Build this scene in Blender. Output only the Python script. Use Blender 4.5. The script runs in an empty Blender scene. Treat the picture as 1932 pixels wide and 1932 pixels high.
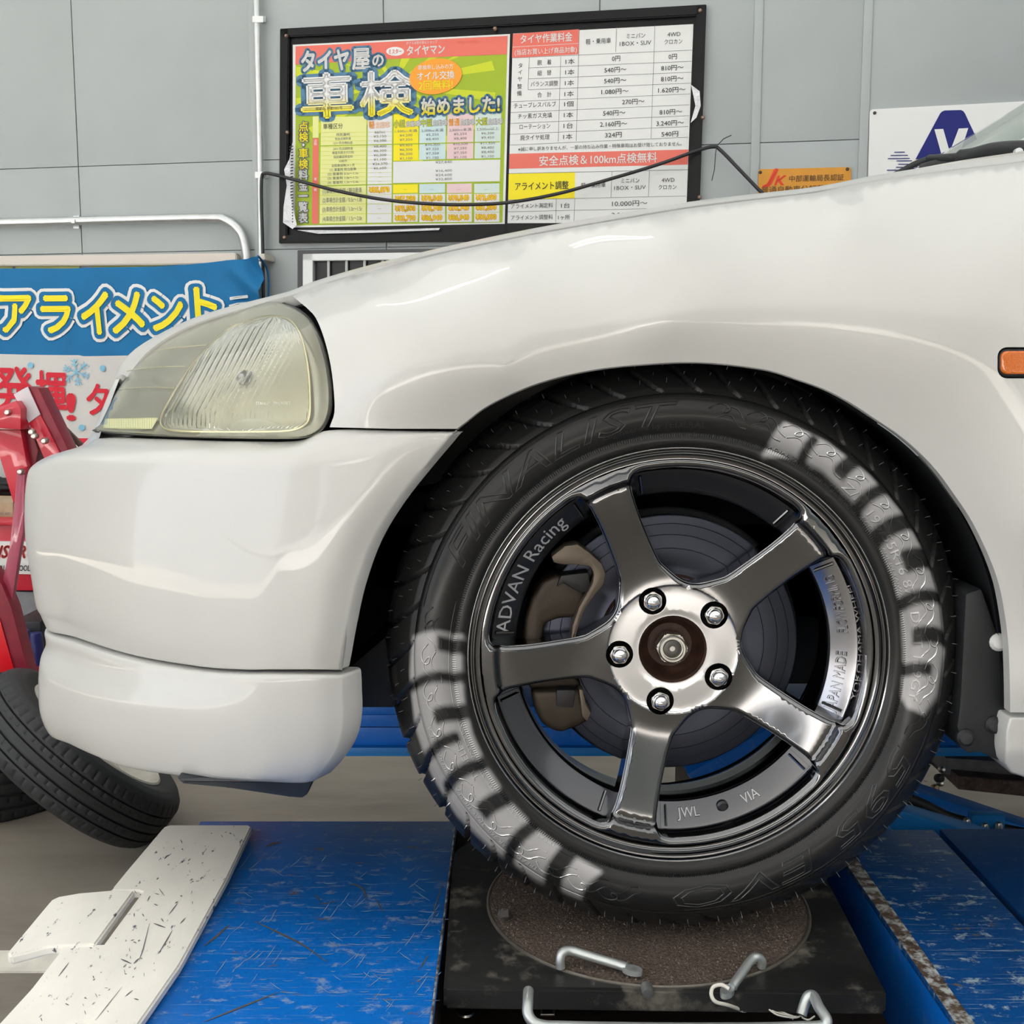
import bpy, bmesh, math, random
import numpy as np
from mathutils import Vector, Matrix
from mathutils.geometry import delaunay_2d_cdt
PI = math.pi
random.seed(7)
sc = bpy.context.scene
C = sc.collection
# ------------------------------------------------------------------ camera, sky, sun, exposure
F = 2100.0; HC = 0.905; PITCH = math.radians(6.9)
cam_d = bpy.data.cameras.new('camera'); cam = bpy.data.objects.new('camera', cam_d); C.objects.link(cam)
cam.location = (0, 0, HC); cam.rotation_euler = (PI/2-PITCH, 0, 0)
cam_d.sensor_width = 36; cam_d.lens = 36*F/1932; cam_d.clip_start = .02; cam_d.clip_end = 300
sc.camera = cam
sc.view_settings.view_transform = 'Standard'; sc.view_settings.look = 'None'
sc.view_settings.gamma = 1; sc.view_settings.use_curve_mapping = False
sc.view_settings.exposure = -0.22
world = bpy.data.worlds.new('sky'); sc.world = world; world.use_nodes = True
wn = world.node_tree; wn.nodes.clear()
wo = wn.nodes.new('ShaderNodeOutputWorld'); wb = wn.nodes.new('ShaderNodeBackground')
wt = wn.nodes.new('ShaderNodeTexCoord'); wsx = wn.nodes.new('ShaderNodeSeparateXYZ')
wr = wn.nodes.new('ShaderNodeValToRGB')
wn.links.new(wt.outputs['Generated'], wsx.inputs[0]); wn.links.new(wsx.outputs['Z'], wr.inputs[0])
wr.color_ramp.elements[0].position = 0.0; wr.color_ramp.elements[0].color = (.93, .96, 1, 1)
wr.color_ramp.elements[1].position = .7; wr.color_ramp.elements[1].color = (.62, .77, 1, 1)
wn.links.new(wr.outputs[0], wb.inputs[0]); wb.inputs[1].default_value = 3.0
wn.links.new(wb.outputs[0], wo.inputs[0])
sun_d = bpy.data.lights.new('sun', 'SUN'); sun = bpy.data.objects.new('sun', sun_d); C.objects.link(sun)
sun_d.energy = 120.0; sun_d.angle = math.radians(.07); sun_d.color = (1, .97, .925)
SUN_DIR = Vector((.28, .72, -.64)).normalized()
sun.rotation_euler = SUN_DIR.to_track_quat('-Z', 'Y').to_euler()
sun.location = (0, -6, 8)
# the added ceiling fill tubes are built further down

# ------------------------------------------------------------------ helpers
CP, SP = math.cos(PITCH), math.sin(PITCH)
CAM = Vector((0, 0, HC))
FL = -.14                      # floor level; the lift decks stand at z = 0.30
def ray(u, v):
    a = (u-966)/F; b = (966-v)/F
    return Vector((a, CP+b*SP, -SP+b*CP))
def W(u, v, Y):                 # point of the world at depth Y on the sight line of a pixel
    d = ray(u, v); return CAM+d*(Y/d.y)
def WZ(u, v, z):
    d = ray(u, v); return CAM+d*((z-HC)/d.z)
WT = math.tan(math.radians(9.8)); WY = 4.2
WA = math.atan(WT)
def WW(u, v, off=0.0):          # on the back wall, off metres in front of it
    d = ray(u, v); return CAM+d*((WY-off/math.cos(WA))/(d.y+WT*d.x))
def px(p):
    r = Vector(p)-CAM; f = r.y*CP-r.z*SP; up = r.y*SP+r.z*CP
    return 966+F*r.x/f, 966-F*up/f

MATS = {}
def mat(name, col, rough=.5, metal=0.0, coat=0.0, noise=0.0, nscale=30, bump=0.0, bscale=200, col2=None, c2pos=(.45, .6), c2scale=8,
        emit=0, trans=0, ior=1.45, alpha=1, spec=.5, stretch=None, bdist=.002, aniso=0, rvar=0, cdetail=6, coatr=.03):
    if name in MATS: return MATS[name]
    m = bpy.data.materials.new(name); m.use_nodes = True; nt = m.node_tree; N = nt.nodes; L = nt.links
    b = N['Principled BSDF']
    b.inputs['Base Color'].default_value = (*col, 1); b.inputs['Roughness'].default_value = rough
    b.inputs['Metallic'].default_value = metal; b.inputs['Coat Weight'].default_value = coat
    b.inputs['Coat Roughness'].default_value = coatr; b.inputs['IOR'].default_value = ior
    b.inputs['Specular IOR Level'].default_value = spec
    b.inputs['Transmission Weight'].default_value = trans; b.inputs['Alpha'].default_value = alpha
    b.inputs['Anisotropic'].default_value = aniso
    if emit: b.inputs['Emission Color'].default_value = (*col, 1); b.inputs['Emission Strength'].default_value = emit
    tc = N.new('ShaderNodeTexCoord'); mp = N.new('ShaderNodeMapping'); L.new(tc.outputs['Object'], mp.inputs[0])
    if stretch: mp.inputs['Scale'].default_value = stretch
    out = None
    if noise or col2:
        n = N.new('ShaderNodeTexNoise'); n.inputs['Scale'].default_value = nscale; n.inputs['Detail'].default_value = 5
        L.new(mp.outputs[0], n.inputs[0])
        hs = N.new('ShaderNodeMixRGB'); hs.blend_type = 'MULTIPLY'; hs.inputs[0].default_value = 1
        hs.inputs[1].default_value = (*col, 1)
        r = N.new('ShaderNodeMapRange'); r.inputs[3].default_value = 1-noise; r.inputs[4].default_value = 1+noise
        r.inputs[1].default_value = .3; r.inputs[2].default_value = .7
        L.new(n.outputs[0], r.inputs[0]); L.new(r.outputs[0], hs.inputs[2]); out = hs.outputs[0]
    if col2:
        n2 = N.new('ShaderNodeTexNoise'); n2.inputs['Scale'].default_value = c2scale; n2.inputs['Detail'].default_value = cdetail
        n2.inputs['Roughness'].default_value = .65
        L.new(mp.outputs[0], n2.inputs[0])
        cr = N.new('ShaderNodeValToRGB'); cr.color_ramp.elements[0].position = c2pos[0]; cr.color_ramp.elements[1].position = c2pos[1]
        L.new(n2.outputs[0], cr.inputs[0])
        mx = N.new('ShaderNodeMixRGB'); L.new(cr.outputs[0], mx.inputs[0]); L.new(out, mx.inputs[1]); mx.inputs[2].default_value = (*col2, 1)
        out = mx.outputs[0]
    if out: L.new(out, b.inputs['Base Color'])
    if bump:
        nb = N.new('ShaderNodeTexNoise'); nb.inputs['Scale'].default_value = bscale; nb.inputs['Detail'].default_value = 3
        L.new(mp.outputs[0], nb.inputs[0]); bp = N.new('ShaderNodeBump'); bp.inputs['Strength'].default_value = bump
        bp.inputs['Distance'].default_value = bdist; L.new(nb.outputs[0], bp.inputs['Height']); L.new(bp.outputs[0], b.inputs['Normal'])
    MATS[name] = m; return m

def link(name, me, m=None, parent=None, smooth=False, loc=None, kind=None):
    o = bpy.data.objects.new(name, me); C.objects.link(o)
    if m: me.materials.append(m)
    if smooth: me.polygons.foreach_set('use_smooth', [True]*len(me.polygons))
    if loc is not None: o.location = loc
    if parent is not None:
        o.parent = parent
        o.matrix_parent_inverse = Matrix.Identity(4)
        if loc is None and parent.type == 'EMPTY': o.location = -Vector(parent['org']) if 'org' in parent else (0, 0, 0)
    if kind: o['kind'] = kind
    return o
def tag(o, label, cat, group=None):
    o['label'] = label; o['category'] = cat
    if group: o['group'] = group
    return o
def thing(name, label, cat, loc=(0, 0, 0), group=None):
    o = bpy.data.objects.new(name, None); C.objects.link(o); o.location = loc; o.empty_display_size = .05
    o['org'] = list(loc)
    tag(o, label, cat, group); return o
def part(name, me, m, parent, smooth=False, label=None):
    # meshes are authored in world coordinates; shift into the parent's space
    root = parent
    while root.parent: root = root.parent
    org = Vector(root['org']) if 'org' in root else Vector((0, 0, 0))
    o = bpy.data.objects.new(name, me); C.objects.link(o)
    if m and not me.materials: me.materials.append(m)
    if smooth: me.polygons.foreach_set('use_smooth', [True]*len(me.polygons))
    o.parent = parent
    o.location = -org if parent == root else (0, 0, 0)
    if label: o['label'] = label
    return o
def done():  # strip helper props
    for o in C.objects:
        if 'org' in o: del o['org']

def mesh(name, vs, fs):
    me = bpy.data.meshes.new(name); me.from_pydata([tuple(v) for v in vs], [], fs); me.update(); return me
def bmto(name, bm):
    bmesh.ops.recalc_face_normals(bm, faces=bm.faces)
    me = bpy.data.meshes.new(name); bm.to_mesh(me); bm.free(); return me
def auto(me, ang=35):
    me.polygons.foreach_set('use_smooth', [True]*len(me.polygons))
    bm = bmesh.new(); bm.from_mesh(me)
    for e in bm.edges:
        if len(e.link_faces) == 2 and e.calc_face_angle(0) > math.radians(ang): e.smooth = False
    bm.to_mesh(me); bm.free(); return me
def add_box(bm, c, s, rot=None, bev=0):
    M = Matrix.Translation(c) @ (rot.to_4x4() if rot else Matrix.Identity(4)) @ Matrix.Diagonal((*s, 1))
    r = bmesh.ops.create_cube(bm, size=1, matrix=M)
    if bev:
        vs = set(r['verts']); es = [e for e in bm.edges if e.verts[0] in vs and e.verts[1] in vs]
        bmesh.ops.bevel(bm, geom=es, offset=bev, segments=2, affect='EDGES', profile=.6)
def box(name, c, s, m, parent=None, rot=None, bev=0):
    bm = bmesh.new(); add_box(bm, c, s, rot, bev); me = auto(bmto(name, bm), 40)
    return part(name, me, m, parent) if parent else link(name, me, m)
def cr(P, n, closed=False):      # Catmull-Rom through P, n steps per span
    P = [Vector(p) for p in P]; out = []; N = len(P)
    rng = range(N) if closed else range(N-1)
    for i in rng:
        if closed: a, b, c, d = P[(i-1) % N], P[i], P[(i+1) % N], P[(i+2) % N]
        else:
            b, c = P[i], P[i+1]; a = P[i-1] if i > 0 else b*2-c; d = P[i+2] if i+2 < N else c*2-b
        for k in range(n):
            t = k/n
            out.append(.5*((2*b)+(c-a)*t+(2*a-5*b+4*c-d)*t*t+(3*b-a-3*c+d)*t**3))
    if not closed: out.append(P[-1])
    return out
def tube_bm(bm, pts, r, seg=10, closed=False, caps=True):
    pts = [Vector(p) for p in pts]; n = len(pts); rings = []
    up = None
    for i, p in enumerate(pts):
        if closed: t = (pts[(i+1) % n]-pts[i-1]).normalized()
        else: t = (pts[min(i+1, n-1)]-pts[max(i-1, 0)]).normalized()
        if up is None:
            up = Vector((0, 0, 1)) if abs(t.z) < .9 else Vector((1, 0, 0))
        up = (up-t*up.dot(t)).normalized(); s = t.cross(up)
        rr = r[i] if isinstance(r, (list, tuple)) else r
        rings.append([bm.verts.new(p+(up*math.cos(a)+s*math.sin(a))*rr) for a in [2*PI*k/seg for k in range(seg)]])
    m = n if closed else n-1
    for i in range(m):
        A, B = rings[i], rings[(i+1) % n]
        for k in range(seg): bm.faces.new((A[k], A[(k+1) % seg], B[(k+1) % seg], B[k]))
    if caps and not closed:
        bm.faces.new(rings[0][::-1]); bm.faces.new(rings[-1])
def tube(name, pts, r, m, parent=None, seg=10, closed=False):
    bm = bmesh.new(); tube_bm(bm, pts, r, seg, closed); me = auto(bmto(name, bm), 50)
    return part(name, me, m, parent) if parent else link(name, me, m)
def surf(rows, nu, nv):          # smooth sheet through a net of control points
    g = [cr(r, nu) for r in rows]; cols = len(g[0])
    cs = [cr([g[i][j] for i in range(len(g))], nv) for j in range(cols)]
    nr = len(cs[0]); vs = [cs[j][i] for i in range(nr) for j in range(cols)]
    fs = [(i*cols+j, i*cols+j+1, (i+1)*cols+j+1, (i+1)*cols+j) for i in range(nr-1) for j in range(cols-1)]
    return vs, fs, nr, cols
def inpoly(P, x, y):
    c = False; n = len(P); j = n-1
    for i in range(n):
        if (P[i][1] > y) != (P[j][1] > y) and x < (P[j][0]-P[i][0])*(y-P[i][1])/(P[j][1]-P[i][1])+P[i][0]: c = not c
        j = i
    return c
def segd(P, x, y):
    P = np.asarray(P); A = P; B = np.roll(P, -1, 0); d = B-A; q = np.array([x, y])-A
    t = np.clip((q*d).sum(1)/np.maximum((d*d).sum(1), 1e-12), 0, 1)
    e = q-d*t[:, None]; return math.sqrt((e*e).sum(1).min())
def cdt_panel(outer, holes, step, extra=(), clear=None):
    """triangulate a 2D region with an interior grid; returns verts2d, faces, list of boundary loops (vertex ids)"""
    vs = []; es = []; loops = []
    for L in [outer]+holes:
        s = len(vs); vs += [Vector((p[0], p[1])) for p in L]; n = len(L)
        es += [(s+i, s+(i+1) % n) for i in range(n)]; loops.append(list(range(s, s+n)))
    xs = [p[0] for p in outer]; ys = [p[1] for p in outer]
    x = min(xs); row = 0; clear = clear or step*.45; vs += [Vector(p) for p in extra]
    A = [np.asarray([(p[0], p[1]) for p in L]) for L in [outer]+holes]
    while x < max(xs):
        y = min(ys)+(step/2 if row % 2 else 0)
        while y < max(ys):
            if inpoly(outer, x, y) and not any(inpoly(h, x, y) for h in holes):
                if min(segd(a, x, y) for a in A) > clear: vs.append(Vector((x, y)))
            y += step
        x += step*.87; row += 1
    r = delaunay_2d_cdt(vs, es, [], 0, 1e-7)
    V, Fc, OV = r[0], r[2], r[3]
    old = {}
    for i, o in enumerate(OV):
        for k in o: old[k] = i
    keep = []
    for f in Fc:
        cx = sum(V[i][0] for i in f)/len(f); cy = sum(V[i][1] for i in f)/len(f)
        if inpoly(outer, cx, cy) and not any(inpoly(h, cx, cy) for h in holes): keep.append(tuple(f))
    return [tuple(v) for v in V], keep, [[old[i] for i in L] for L in loops]
def tps(ctrl, lam=0.0):
    A = np.array([(c[0]/500, c[1]/500) for c in ctrl]); z = np.array([c[2] for c in ctrl]); n = len(A)
    d = np.linalg.norm(A[:, None]-A[None], axis=2); K = d*d*np.log(d+1e-9)+np.eye(n)*lam
    P = np.c_[np.ones(n), A]; M = np.zeros((n+3, n+3)); M[:n, :n] = K; M[:n, n:] = P; M[n:, :n] = P.T
    w = np.linalg.solve(M, np.r_[z, 0, 0, 0])
    def f(u, v):
        q = np.array([u/500, v/500]); r = np.linalg.norm(A-q, axis=1)
        return float((w[:n]*(r*r*np.log(r+1e-9))).sum()+w[n]+w[n+1]*q[0]+w[n+2]*q[1])
    return f
def dens(P, step, closed=True):  # resample polyline evenly
    out = []; n = len(P)
    for i in range(n if closed else n-1):
        a = Vector(P[i]); b = Vector(P[(i+1) % n]); k = max(1, int((b-a).length/step))
        out += [a+(b-a)*(j/k) for j in range(k)]
    if not closed: out.append(Vector(P[-1]))
    return out
def prism(name, uv, Y, thick, m, parent=None, bev=0, fn=None, seg=2):
    """a solid plate: the outline lies at depth Y (or given by fn) and goes back by thick"""
    bm = bmesh.new(); fn = fn or (lambda u, v: W(u, v, Y))
    P = [fn(*p) for p in uv]
    f = bm.faces.new([bm.verts.new(p) for p in P])
    r = bmesh.ops.extrude_face_region(bm, geom=[f]); vs = [g for g in r['geom'] if isinstance(g, bmesh.types.BMVert)]
    bmesh.ops.translate(bm, verts=vs, vec=(0, thick, 0))
    bmesh.ops.recalc_face_normals(bm, faces=bm.faces)
    if bev: bmesh.ops.bevel(bm, geom=list(bm.edges), offset=bev, segments=seg, affect='EDGES', profile=.6)
    me = auto(bmto(name, bm), 40)
    return part(name, me, m, parent) if parent else link(name, me, m)
def lathe(name, prof, seg, M, m=None, parent=None, closed=False, ang=35):
    """prof: (r, a) radius and axial; revolved about local Z of M"""
    vs = []; n = len(prof)
    for k in range(seg):
        t = 2*PI*k/seg
        for r, a in prof: vs.append(M @ Vector((r*math.cos(t), r*math.sin(t), a)))
    fs = []
    for k in range(seg):
        k2 = (k+1) % seg
        for i in range(n if closed else n-1):
            i2 = (i+1) % n
            fs.append((k*n+i, k*n+i2, k2*n+i2, k2*n+i))
    me = mesh(name, vs, fs)
    bm = bmesh.new(); bm.from_mesh(me); bmesh.ops.remove_doubles(bm, verts=bm.verts, dist=1e-6)
    bmesh.ops.recalc_face_normals(bm, faces=bm.faces); bm.to_mesh(me); bm.free(); auto(me, ang)
    return part(name, me, m, parent) if parent else link(name, me, m)
# lettering: Blender's own font, turned into meshes
def text_mesh(s, size=1, bold=0, extrude=0, outline=0, align='CENTER', shear=0, xs=1, res=3, space=1):
    cu = bpy.data.curves.new('t', 'FONT'); cu.body = s; cu.size = size; cu.align_x = align; cu.align_y = 'CENTER'
    cu.offset = bold; cu.extrude = extrude; cu.resolution_u = res; cu.shear = shear; cu.space_character = space
    if outline: cu.fill_mode = 'NONE'; cu.bevel_depth = outline; cu.bevel_resolution = 0; cu.dimensions = '2D'
    o = bpy.data.objects.new('t', cu); C.objects.link(o); bpy.context.view_layer.update()
    dg = bpy.context.evaluated_depsgraph_get(); me = bpy.data.meshes.new_from_object(o.evaluated_get(dg))
    vs = [(v.co.x*xs, v.co.y, v.co.z) for v in me.vertices]; fs = [tuple(p.vertices) for p in me.polygons]
    bpy.data.objects.remove(o); bpy.data.curves.remove(cu); bpy.data.meshes.remove(me)
    return vs, fs
def stroke(vs, fs, w, round_=True, seglen=0):
    """a flat band of half-width w round the contour of a filled shape"""
    cnt = {}
    for f in fs:
        for a, b in zip(f, f[1:]+f[:1]): cnt.setdefault((min(a, b), max(a, b)), []).append((a, b))
    # weld by position: contours are doubled in places
    ov = []; of = []; adj = {}
    for k, l in cnt.items():
        if len(l) != 1: continue
        a, b = (Vector(vs[i]) for i in l[0]); d = b-a
        if d.length < 1e-7: continue
        n = Vector((-d.y, d.x, 0)).normalized()*w; q = len(ov)
        ov += [a-n, b-n, b+n, a+n]; of.append((q, q+1, q+2, q+3))
        adj.setdefault(l[0][0], []).append(d.normalized()); adj.setdefault(l[0][1], []).append(d.normalized())
    if round_:
        for i, l in adj.items():
            if len(l) == 2 and l[0].dot(l[1]) > .96: continue
            c = Vector(vs[i]); q = len(ov); ov += [c+Vector((w*math.cos(t), w*math.sin(t), 0)) for t in [2*PI*j/10 for j in range(10)]]; of.append(tuple(range(q, q+10)))
    return [tuple(v) for v in ov], of
class Ink:                       # collects flat print of one colour
    def __init__(s): s.v = []; s.f = []
    def add(s, vs, fs):
        k = len(s.v); s.v += [tuple(v) for v in vs]; s.f += [tuple(i+k for i in f) for f in fs]
    def build(s, name, m, parent=None, smooth=False):
        me = mesh(name, s.v, s.f)
        return part(name, me, m, parent, smooth) if parent else link(name, me, m, smooth=smooth)
# ------------------------------------------------------------------ the workshop shell
A_ = Vector((math.cos(WA), -math.sin(WA), 0)); NW = Vector((-math.sin(WA), -math.cos(WA), 0)); ZV = Vector((0, 0, 1))
m_wall = mat('wall_sheet', (.37, .405, .41), .45, noise=.04, nscale=3, bump=.06, bscale=6, bdist=.004)
m_floor = mat('floor_concrete', (.205, .18, .15), .6, noise=.2, nscale=4, bump=.15, bscale=60, col2=(.26, .235, .20), c2scale=2.5, c2pos=(.42, .7), stretch=(.6, 2.2, 1))
m_ceil = mat('ceiling_sheet', (.6, .6, .58), .6, noise=.05)
def roof_mat(tr):
    m = bpy.data.materials.new('translucent_roof'); m.use_nodes = True; N = m.node_tree.nodes; L = m.node_tree.links; N.clear()
    o = N.new('ShaderNodeOutputMaterial'); d = N.new('ShaderNodeBsdfDiffuse'); d.inputs[0].default_value = (.6, .6, .58, 1)
    t = N.new('ShaderNodeBsdfTranslucent'); t.inputs[0].default_value = (tr*.96, tr*.99, tr, 1); a = N.new('ShaderNodeAddShader')
    L.new(d.outputs[0], a.inputs[0]); L.new(t.outputs[0], a.inputs[1]); L.new(a.outputs[0], o.inputs[0]); return m
m_ceil = roof_mat(.042)      # unseen ceiling, made translucent to add overhead light
m_lot = mat('asphalt', (.07, .07, .068), .9, noise=.2, nscale=40, bump=.3, bscale=150)
m_white = mat('white_line', (.75, .72, .64), .6, noise=.12, nscale=20)
CEIL = 3.6
def kind(o, k='structure'): o['kind'] = k; return o
def slab(name, c, s, m): return kind(box(name, c, s, m))
slab('floor', (0, -1.4, FL-.1), (14, 14.0, .2), m_floor)
slab('ground', (0, -20.0, FL-.115), (60, 23.2, .2), m_lot)
# ceiling with an added unseen skylight: holes shaped to throw sun patches on the tyre
patch_l = [(770,1190),(872,1190),(868,1240),(872,1310),(888,1380),(918,1445),(960,1508),(1010,1560),(1070,1605),(1138,1645),(1092,1692),(1006,1655),(920,1594),(850,1527),(802,1450),(772,1360),(764,1260)]
patch_r = [(1480,785),(1560,822),(1640,885),(1700,955),(1745,1035),(1772,1120),(1782,1220),(1768,1310),(1742,1350),(1712,1335),(1700,1310),(1704,1230),(1700,1150),(1685,1080),(1655,1010),(1610,940),(1550,880),(1490,848),(1432,848)]
def up(p):   # follow the sun back from a point to the ceiling
    t = (CEIL-p.z)/-SUN_DIR.z; return p-SUN_DIR*t
hole_l = [up(W(u, v, 1.108)) for u, v in patch_l]; hole_r = [up(W(u, v, 1.108)) for u, v in patch_r]; hole = hole_l  # ceiling holes traced back from the sun patches wanted on the tyre
Vc, Fc_, Lc = cdt_panel(dens([(-7, -8), (7, -8), (7, 5.6), (-7, 5.6)], 1.0), [[(p.x, p.y) for p in hole_l], [(p.x, p.y) for p in hole_r]], 1.0)
me = mesh('ceiling', [(x, y, CEIL) for x, y in Vc], [tuple(f) for f in Fc_])
kind(link('ceiling', me, m_ceil))
gobo_root = thing('gobo', 'unseen slatted ceiling holes, added and shaped to cast sun patches on the tyre', 'gobo', hole[0])
for ang, wd, r0, r1 in ((180,22,400,455),(172,14,400,530),(163,24,400,480),(157,16,450,530),(149,20,400,520),(139,30,400,490),(129,22,400,520),(118,34,430,530),
        (-57,16,400,470),(-47,26,440,540),(-38,20,400,520),(-29,30,400,530),(-20,38,450,540),(-11,20,400,530),(-2,26,440,540),(6,18,400,480)):
    c, s_ = math.cos(math.radians(ang)), math.sin(math.radians(ang))
    P = [up(W(1280+r*c-k*s_*wd/2, 1242+r*s_+k*c*wd/2, 1.108)) for r, k in ((r0, -1), (r1, -1), (r1, 1), (r0, 1))]
    bm = bmesh.new(); f = bm.faces.new([bm.verts.new(p+Vector((0, 0, .014))) for p in P]); r = bmesh.ops.extrude_face_region(bm, geom=[f]); bmesh.ops.translate(bm, verts=[g for g in r['geom'] if isinstance(g, bmesh.types.BMVert)], vec=(0, 0, .004))
    part('gobo_slat', bmto('gobo_slat', bm), m_ceil, gobo_root)  # added slats cast the dark bars within the sun patches
slab('wall_front', (0, -8.05, 3.25), (14, .1, .7), m_wall)  # unseen front wall, added to cut the light from the opening
slab('wall_front', (4.25, -8.05, (2.9+FL)/2), (5.5, .1, 2.9-FL), m_wall)
slab('wall_right', (6.5, -1.0, CEIL/2+FL/2), (.2, 12.8, CEIL-FL), m_wall)
slab('wall_left', (-6.6, 3.4, CEIL/2+FL/2), (.2, 4.2, CEIL-FL), m_wall)
# back wall: sheet-steel panels with folded seams
backing = bpy.data.objects.new('wall_back', None)
def wallpt(a, z, off=0): return Vector((0, WY, 0))+A_*a+NW*off+ZV*z
WR = Matrix((A_, -NW, ZV)).transposed()       # local x along the wall, y into it, z up
def wbox(name, a, z, off, w, h, d, m, parent=None, bev=0):
    return box(name, wallpt(a, z, off+d/2), (w, d, h), m, parent, rot=WR, bev=bev)
wb_ = kind(wbox('wall_back', 0, CEIL/2+FL/2, -.06, 13.6, CEIL-FL, .05, mat('wall_core', (.3, .32, .33), .6)))
def a_at(u, v=300):
    p = WW(u, v); return (p-Vector((0, WY, 0))).dot(A_)
seams = [-6.8]+[a_at(-1200), a_at(-560), a_at(-120), a_at(147), a_at(478), a_at(727), a_at(1129), a_at(1418), a_at(1621), a_at(2010), a_at(2500)]+[6.8]
ztop = CEIL; zs = WW(560, 232).z; zs2 = WW(560, 470).z
for a0, a1 in zip(seams[:-1], seams[1:]):
    w = a1-a0-.004
    for z0, z1 in ((FL, zs2-.6), (zs2-.6, zs2), (zs2, WW(560, 300).z), (WW(560, 300).z, ztop)):
        wbox('wall_panel', (a0+a1)/2, (z0+z1)/2, -.012, w, z1-z0-.003, .012, m_wall, wb_, bev=.0015)
for u in (1418, 1621, 478):
    wbox('seam_cover', a_at(u)+.012, CEIL/2, 0, .03, CEIL-.02, .006, m_wall, wb_, bev=.002)
# white parking line on the floor
pl = [WZ(-60, 1797, 0), WZ(120, 1797, 0), WZ(120, 1836, 0), WZ(-60, 1836, 0)]
p0 = WZ(-200, 1797, FL); p1 = WZ(125, 1836, FL)
kind(box('trim_1', ((p0.x+p1.x)/2, (p0.y+p1.y)/2, FL+.002), (p1.x-p0.x, abs(p0.y-p1.y), .004), m_white))
# what stands across the street, behind the photographer (seen only as reflections)
m_house = mat('house_render', (.20, .19, .17), .8, noise=.1); m_house2 = mat('house_dark', (.2, .19, .18), .8, noise=.1)
m_glassd = mat('dark_glass', (.05, .06, .08), .1)
random.seed(3)
for i, (x, y, w, d, h) in enumerate([(-16, -21, 7, 5, 5.5), (-7, -23, 6, 5, 4.2), (1.5, -22, 8, 5, 6.2), (11, -23, 6, 5, 4.5), (20, -21, 8, 6, 6)]):
    b = thing('house', ['pale two storey house across the street, far left', 'low dark house across the street', 'large pale house straight across the street', 'low pale house across the street, right', 'tall pale house across the street, far right'][i], 'house', (x, y, FL))
    box('wall', (x, y, h/2-.01), (w, d, h), m_house if i != 1 else m_house2, b)
    bm = bmesh.new(); V = [bm.verts.new((x+sx*(w/2+.3), y+sy*(d/2+.3), h)) for sx in (-1, 1) for sy in (-1, 1)]
    R_ = [bm.verts.new((x+sx*w/3, y, h+1.5)) for sx in (-1, 1)]
    for f in ((V[0], V[1], R_[0]), (V[2], V[3], R_[1]), (V[0], V[2], R_[1], R_[0]), (V[1], V[3], R_[1], R_[0]), (V[0], V[1], V[3], V[2])): bm.faces.new(f)
    part('roof', bmto('roof', bm), m_house2, b)
    for wx in (-w/4, w/4):
        for wz in (1.4, 3.4): box('window', (x+wx, y+d/2+.03, wz), (1.2, .08, 1), m_glassd, b)
# ------------------------------------------------------------------ flat print on the wall
def ppm(p):  # pixels per metre (vertical) at p
    a = px(p); b = px(p+ZV*.01); return math.hypot(a[0]-b[0], a[1]-b[1])*100
def ptext(ink, s, u, v, h, w=None, off=0, bold=0, outline=0, fold=None, rot=0, shear=0, res=2, flat=True, P=None, ax=None, nw=None):
    p = (P or WW)(u, v, off) if P is None else P(u, v); ax = ax or A_; nw = nw or NW
    k = ppm(p); size = h/.92/k
    vs, fs = text_mesh(s, size, shear=shear, res=res)
    if not vs: return
    if outline:
        sv, sf = stroke(vs, fs, outline*size); k0 = len(sv); box_ = vs; fs = sf+[tuple(i+k0 for i in f) for f in fs]; vs = sv+vs
    elif bold:
        sv, sf = stroke(vs, fs, bold*size*.8, False); k0 = len(vs); vs = vs+sv; fs = fs+[tuple(i+k0 for i in f) for f in sf]
    vsf, _ = (vs, fs)
    x0 = min(q[0] for q in vs); x1 = max(q[0] for q in vs); y0 = min(q[1] for q in vs); y1 = max(q[1] for q in vs)
    cx = (x0+x1)/2; cy = (y0+y1)/2; xs = 1
    if w: xs = (w/k/abs(ax.x))/max(x1-x0-2*outline*size, 1e-6)
    c, sn = math.cos(rot), math.sin(rot); out = []
    for x, y, z in vs:
        X = (x-cx)*xs; Yy = (y-cy); X, Yy = X*c-Yy*sn, X*sn+Yy*c
        q = p+ax*X+ZV*Yy+nw*(0 if flat else z)
        if fold: q = fold(q)
        out.append(q)
    ink.add(out, fs)
def pquad(ink, uvs, off, fold=None):
    vs = [WW(u, v, off) for u, v in uvs]
    if fold: vs = [fold(q) for q in vs]
    ink.add(vs, [tuple(range(len(vs)))])
def pr(name, col, rough=.45, **k): return mat('print_'+name, col, rough, spec=.4, **k)
K_w = pr('white', (.74, .75, .74)); K_k = pr('black', (.03, .03, .035)); K_r = pr('red', (.75, .10, .09)); K_g = pr('green', (.33, .45, .02))
K_gl = pr('lime', (.55, .62, .02)); K_y = pr('yellow', (.85, .72, .01)); K_o = pr('orange', (.85, .33, .03)); K_bl = pr('slate_blue', (.08, .2, .33))
K_py = pr('pale_yellow', (.72, .74, .30)); K_pb = pr('pale_blue', (.55, .7, .72)); K_pp = pr('pale_pink', (.75, .55, .57)); K_pg = pr('pale_green', (.6, .7, .66))
K_gy = pr('grey', (.16, .17, .18)); K_wy = pr('off_white', (.72, .73, .74)); K_sal = pr('salmon', (.74, .16, .12)); K_navy = pr('navy', (.002, .008, .16))
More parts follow.
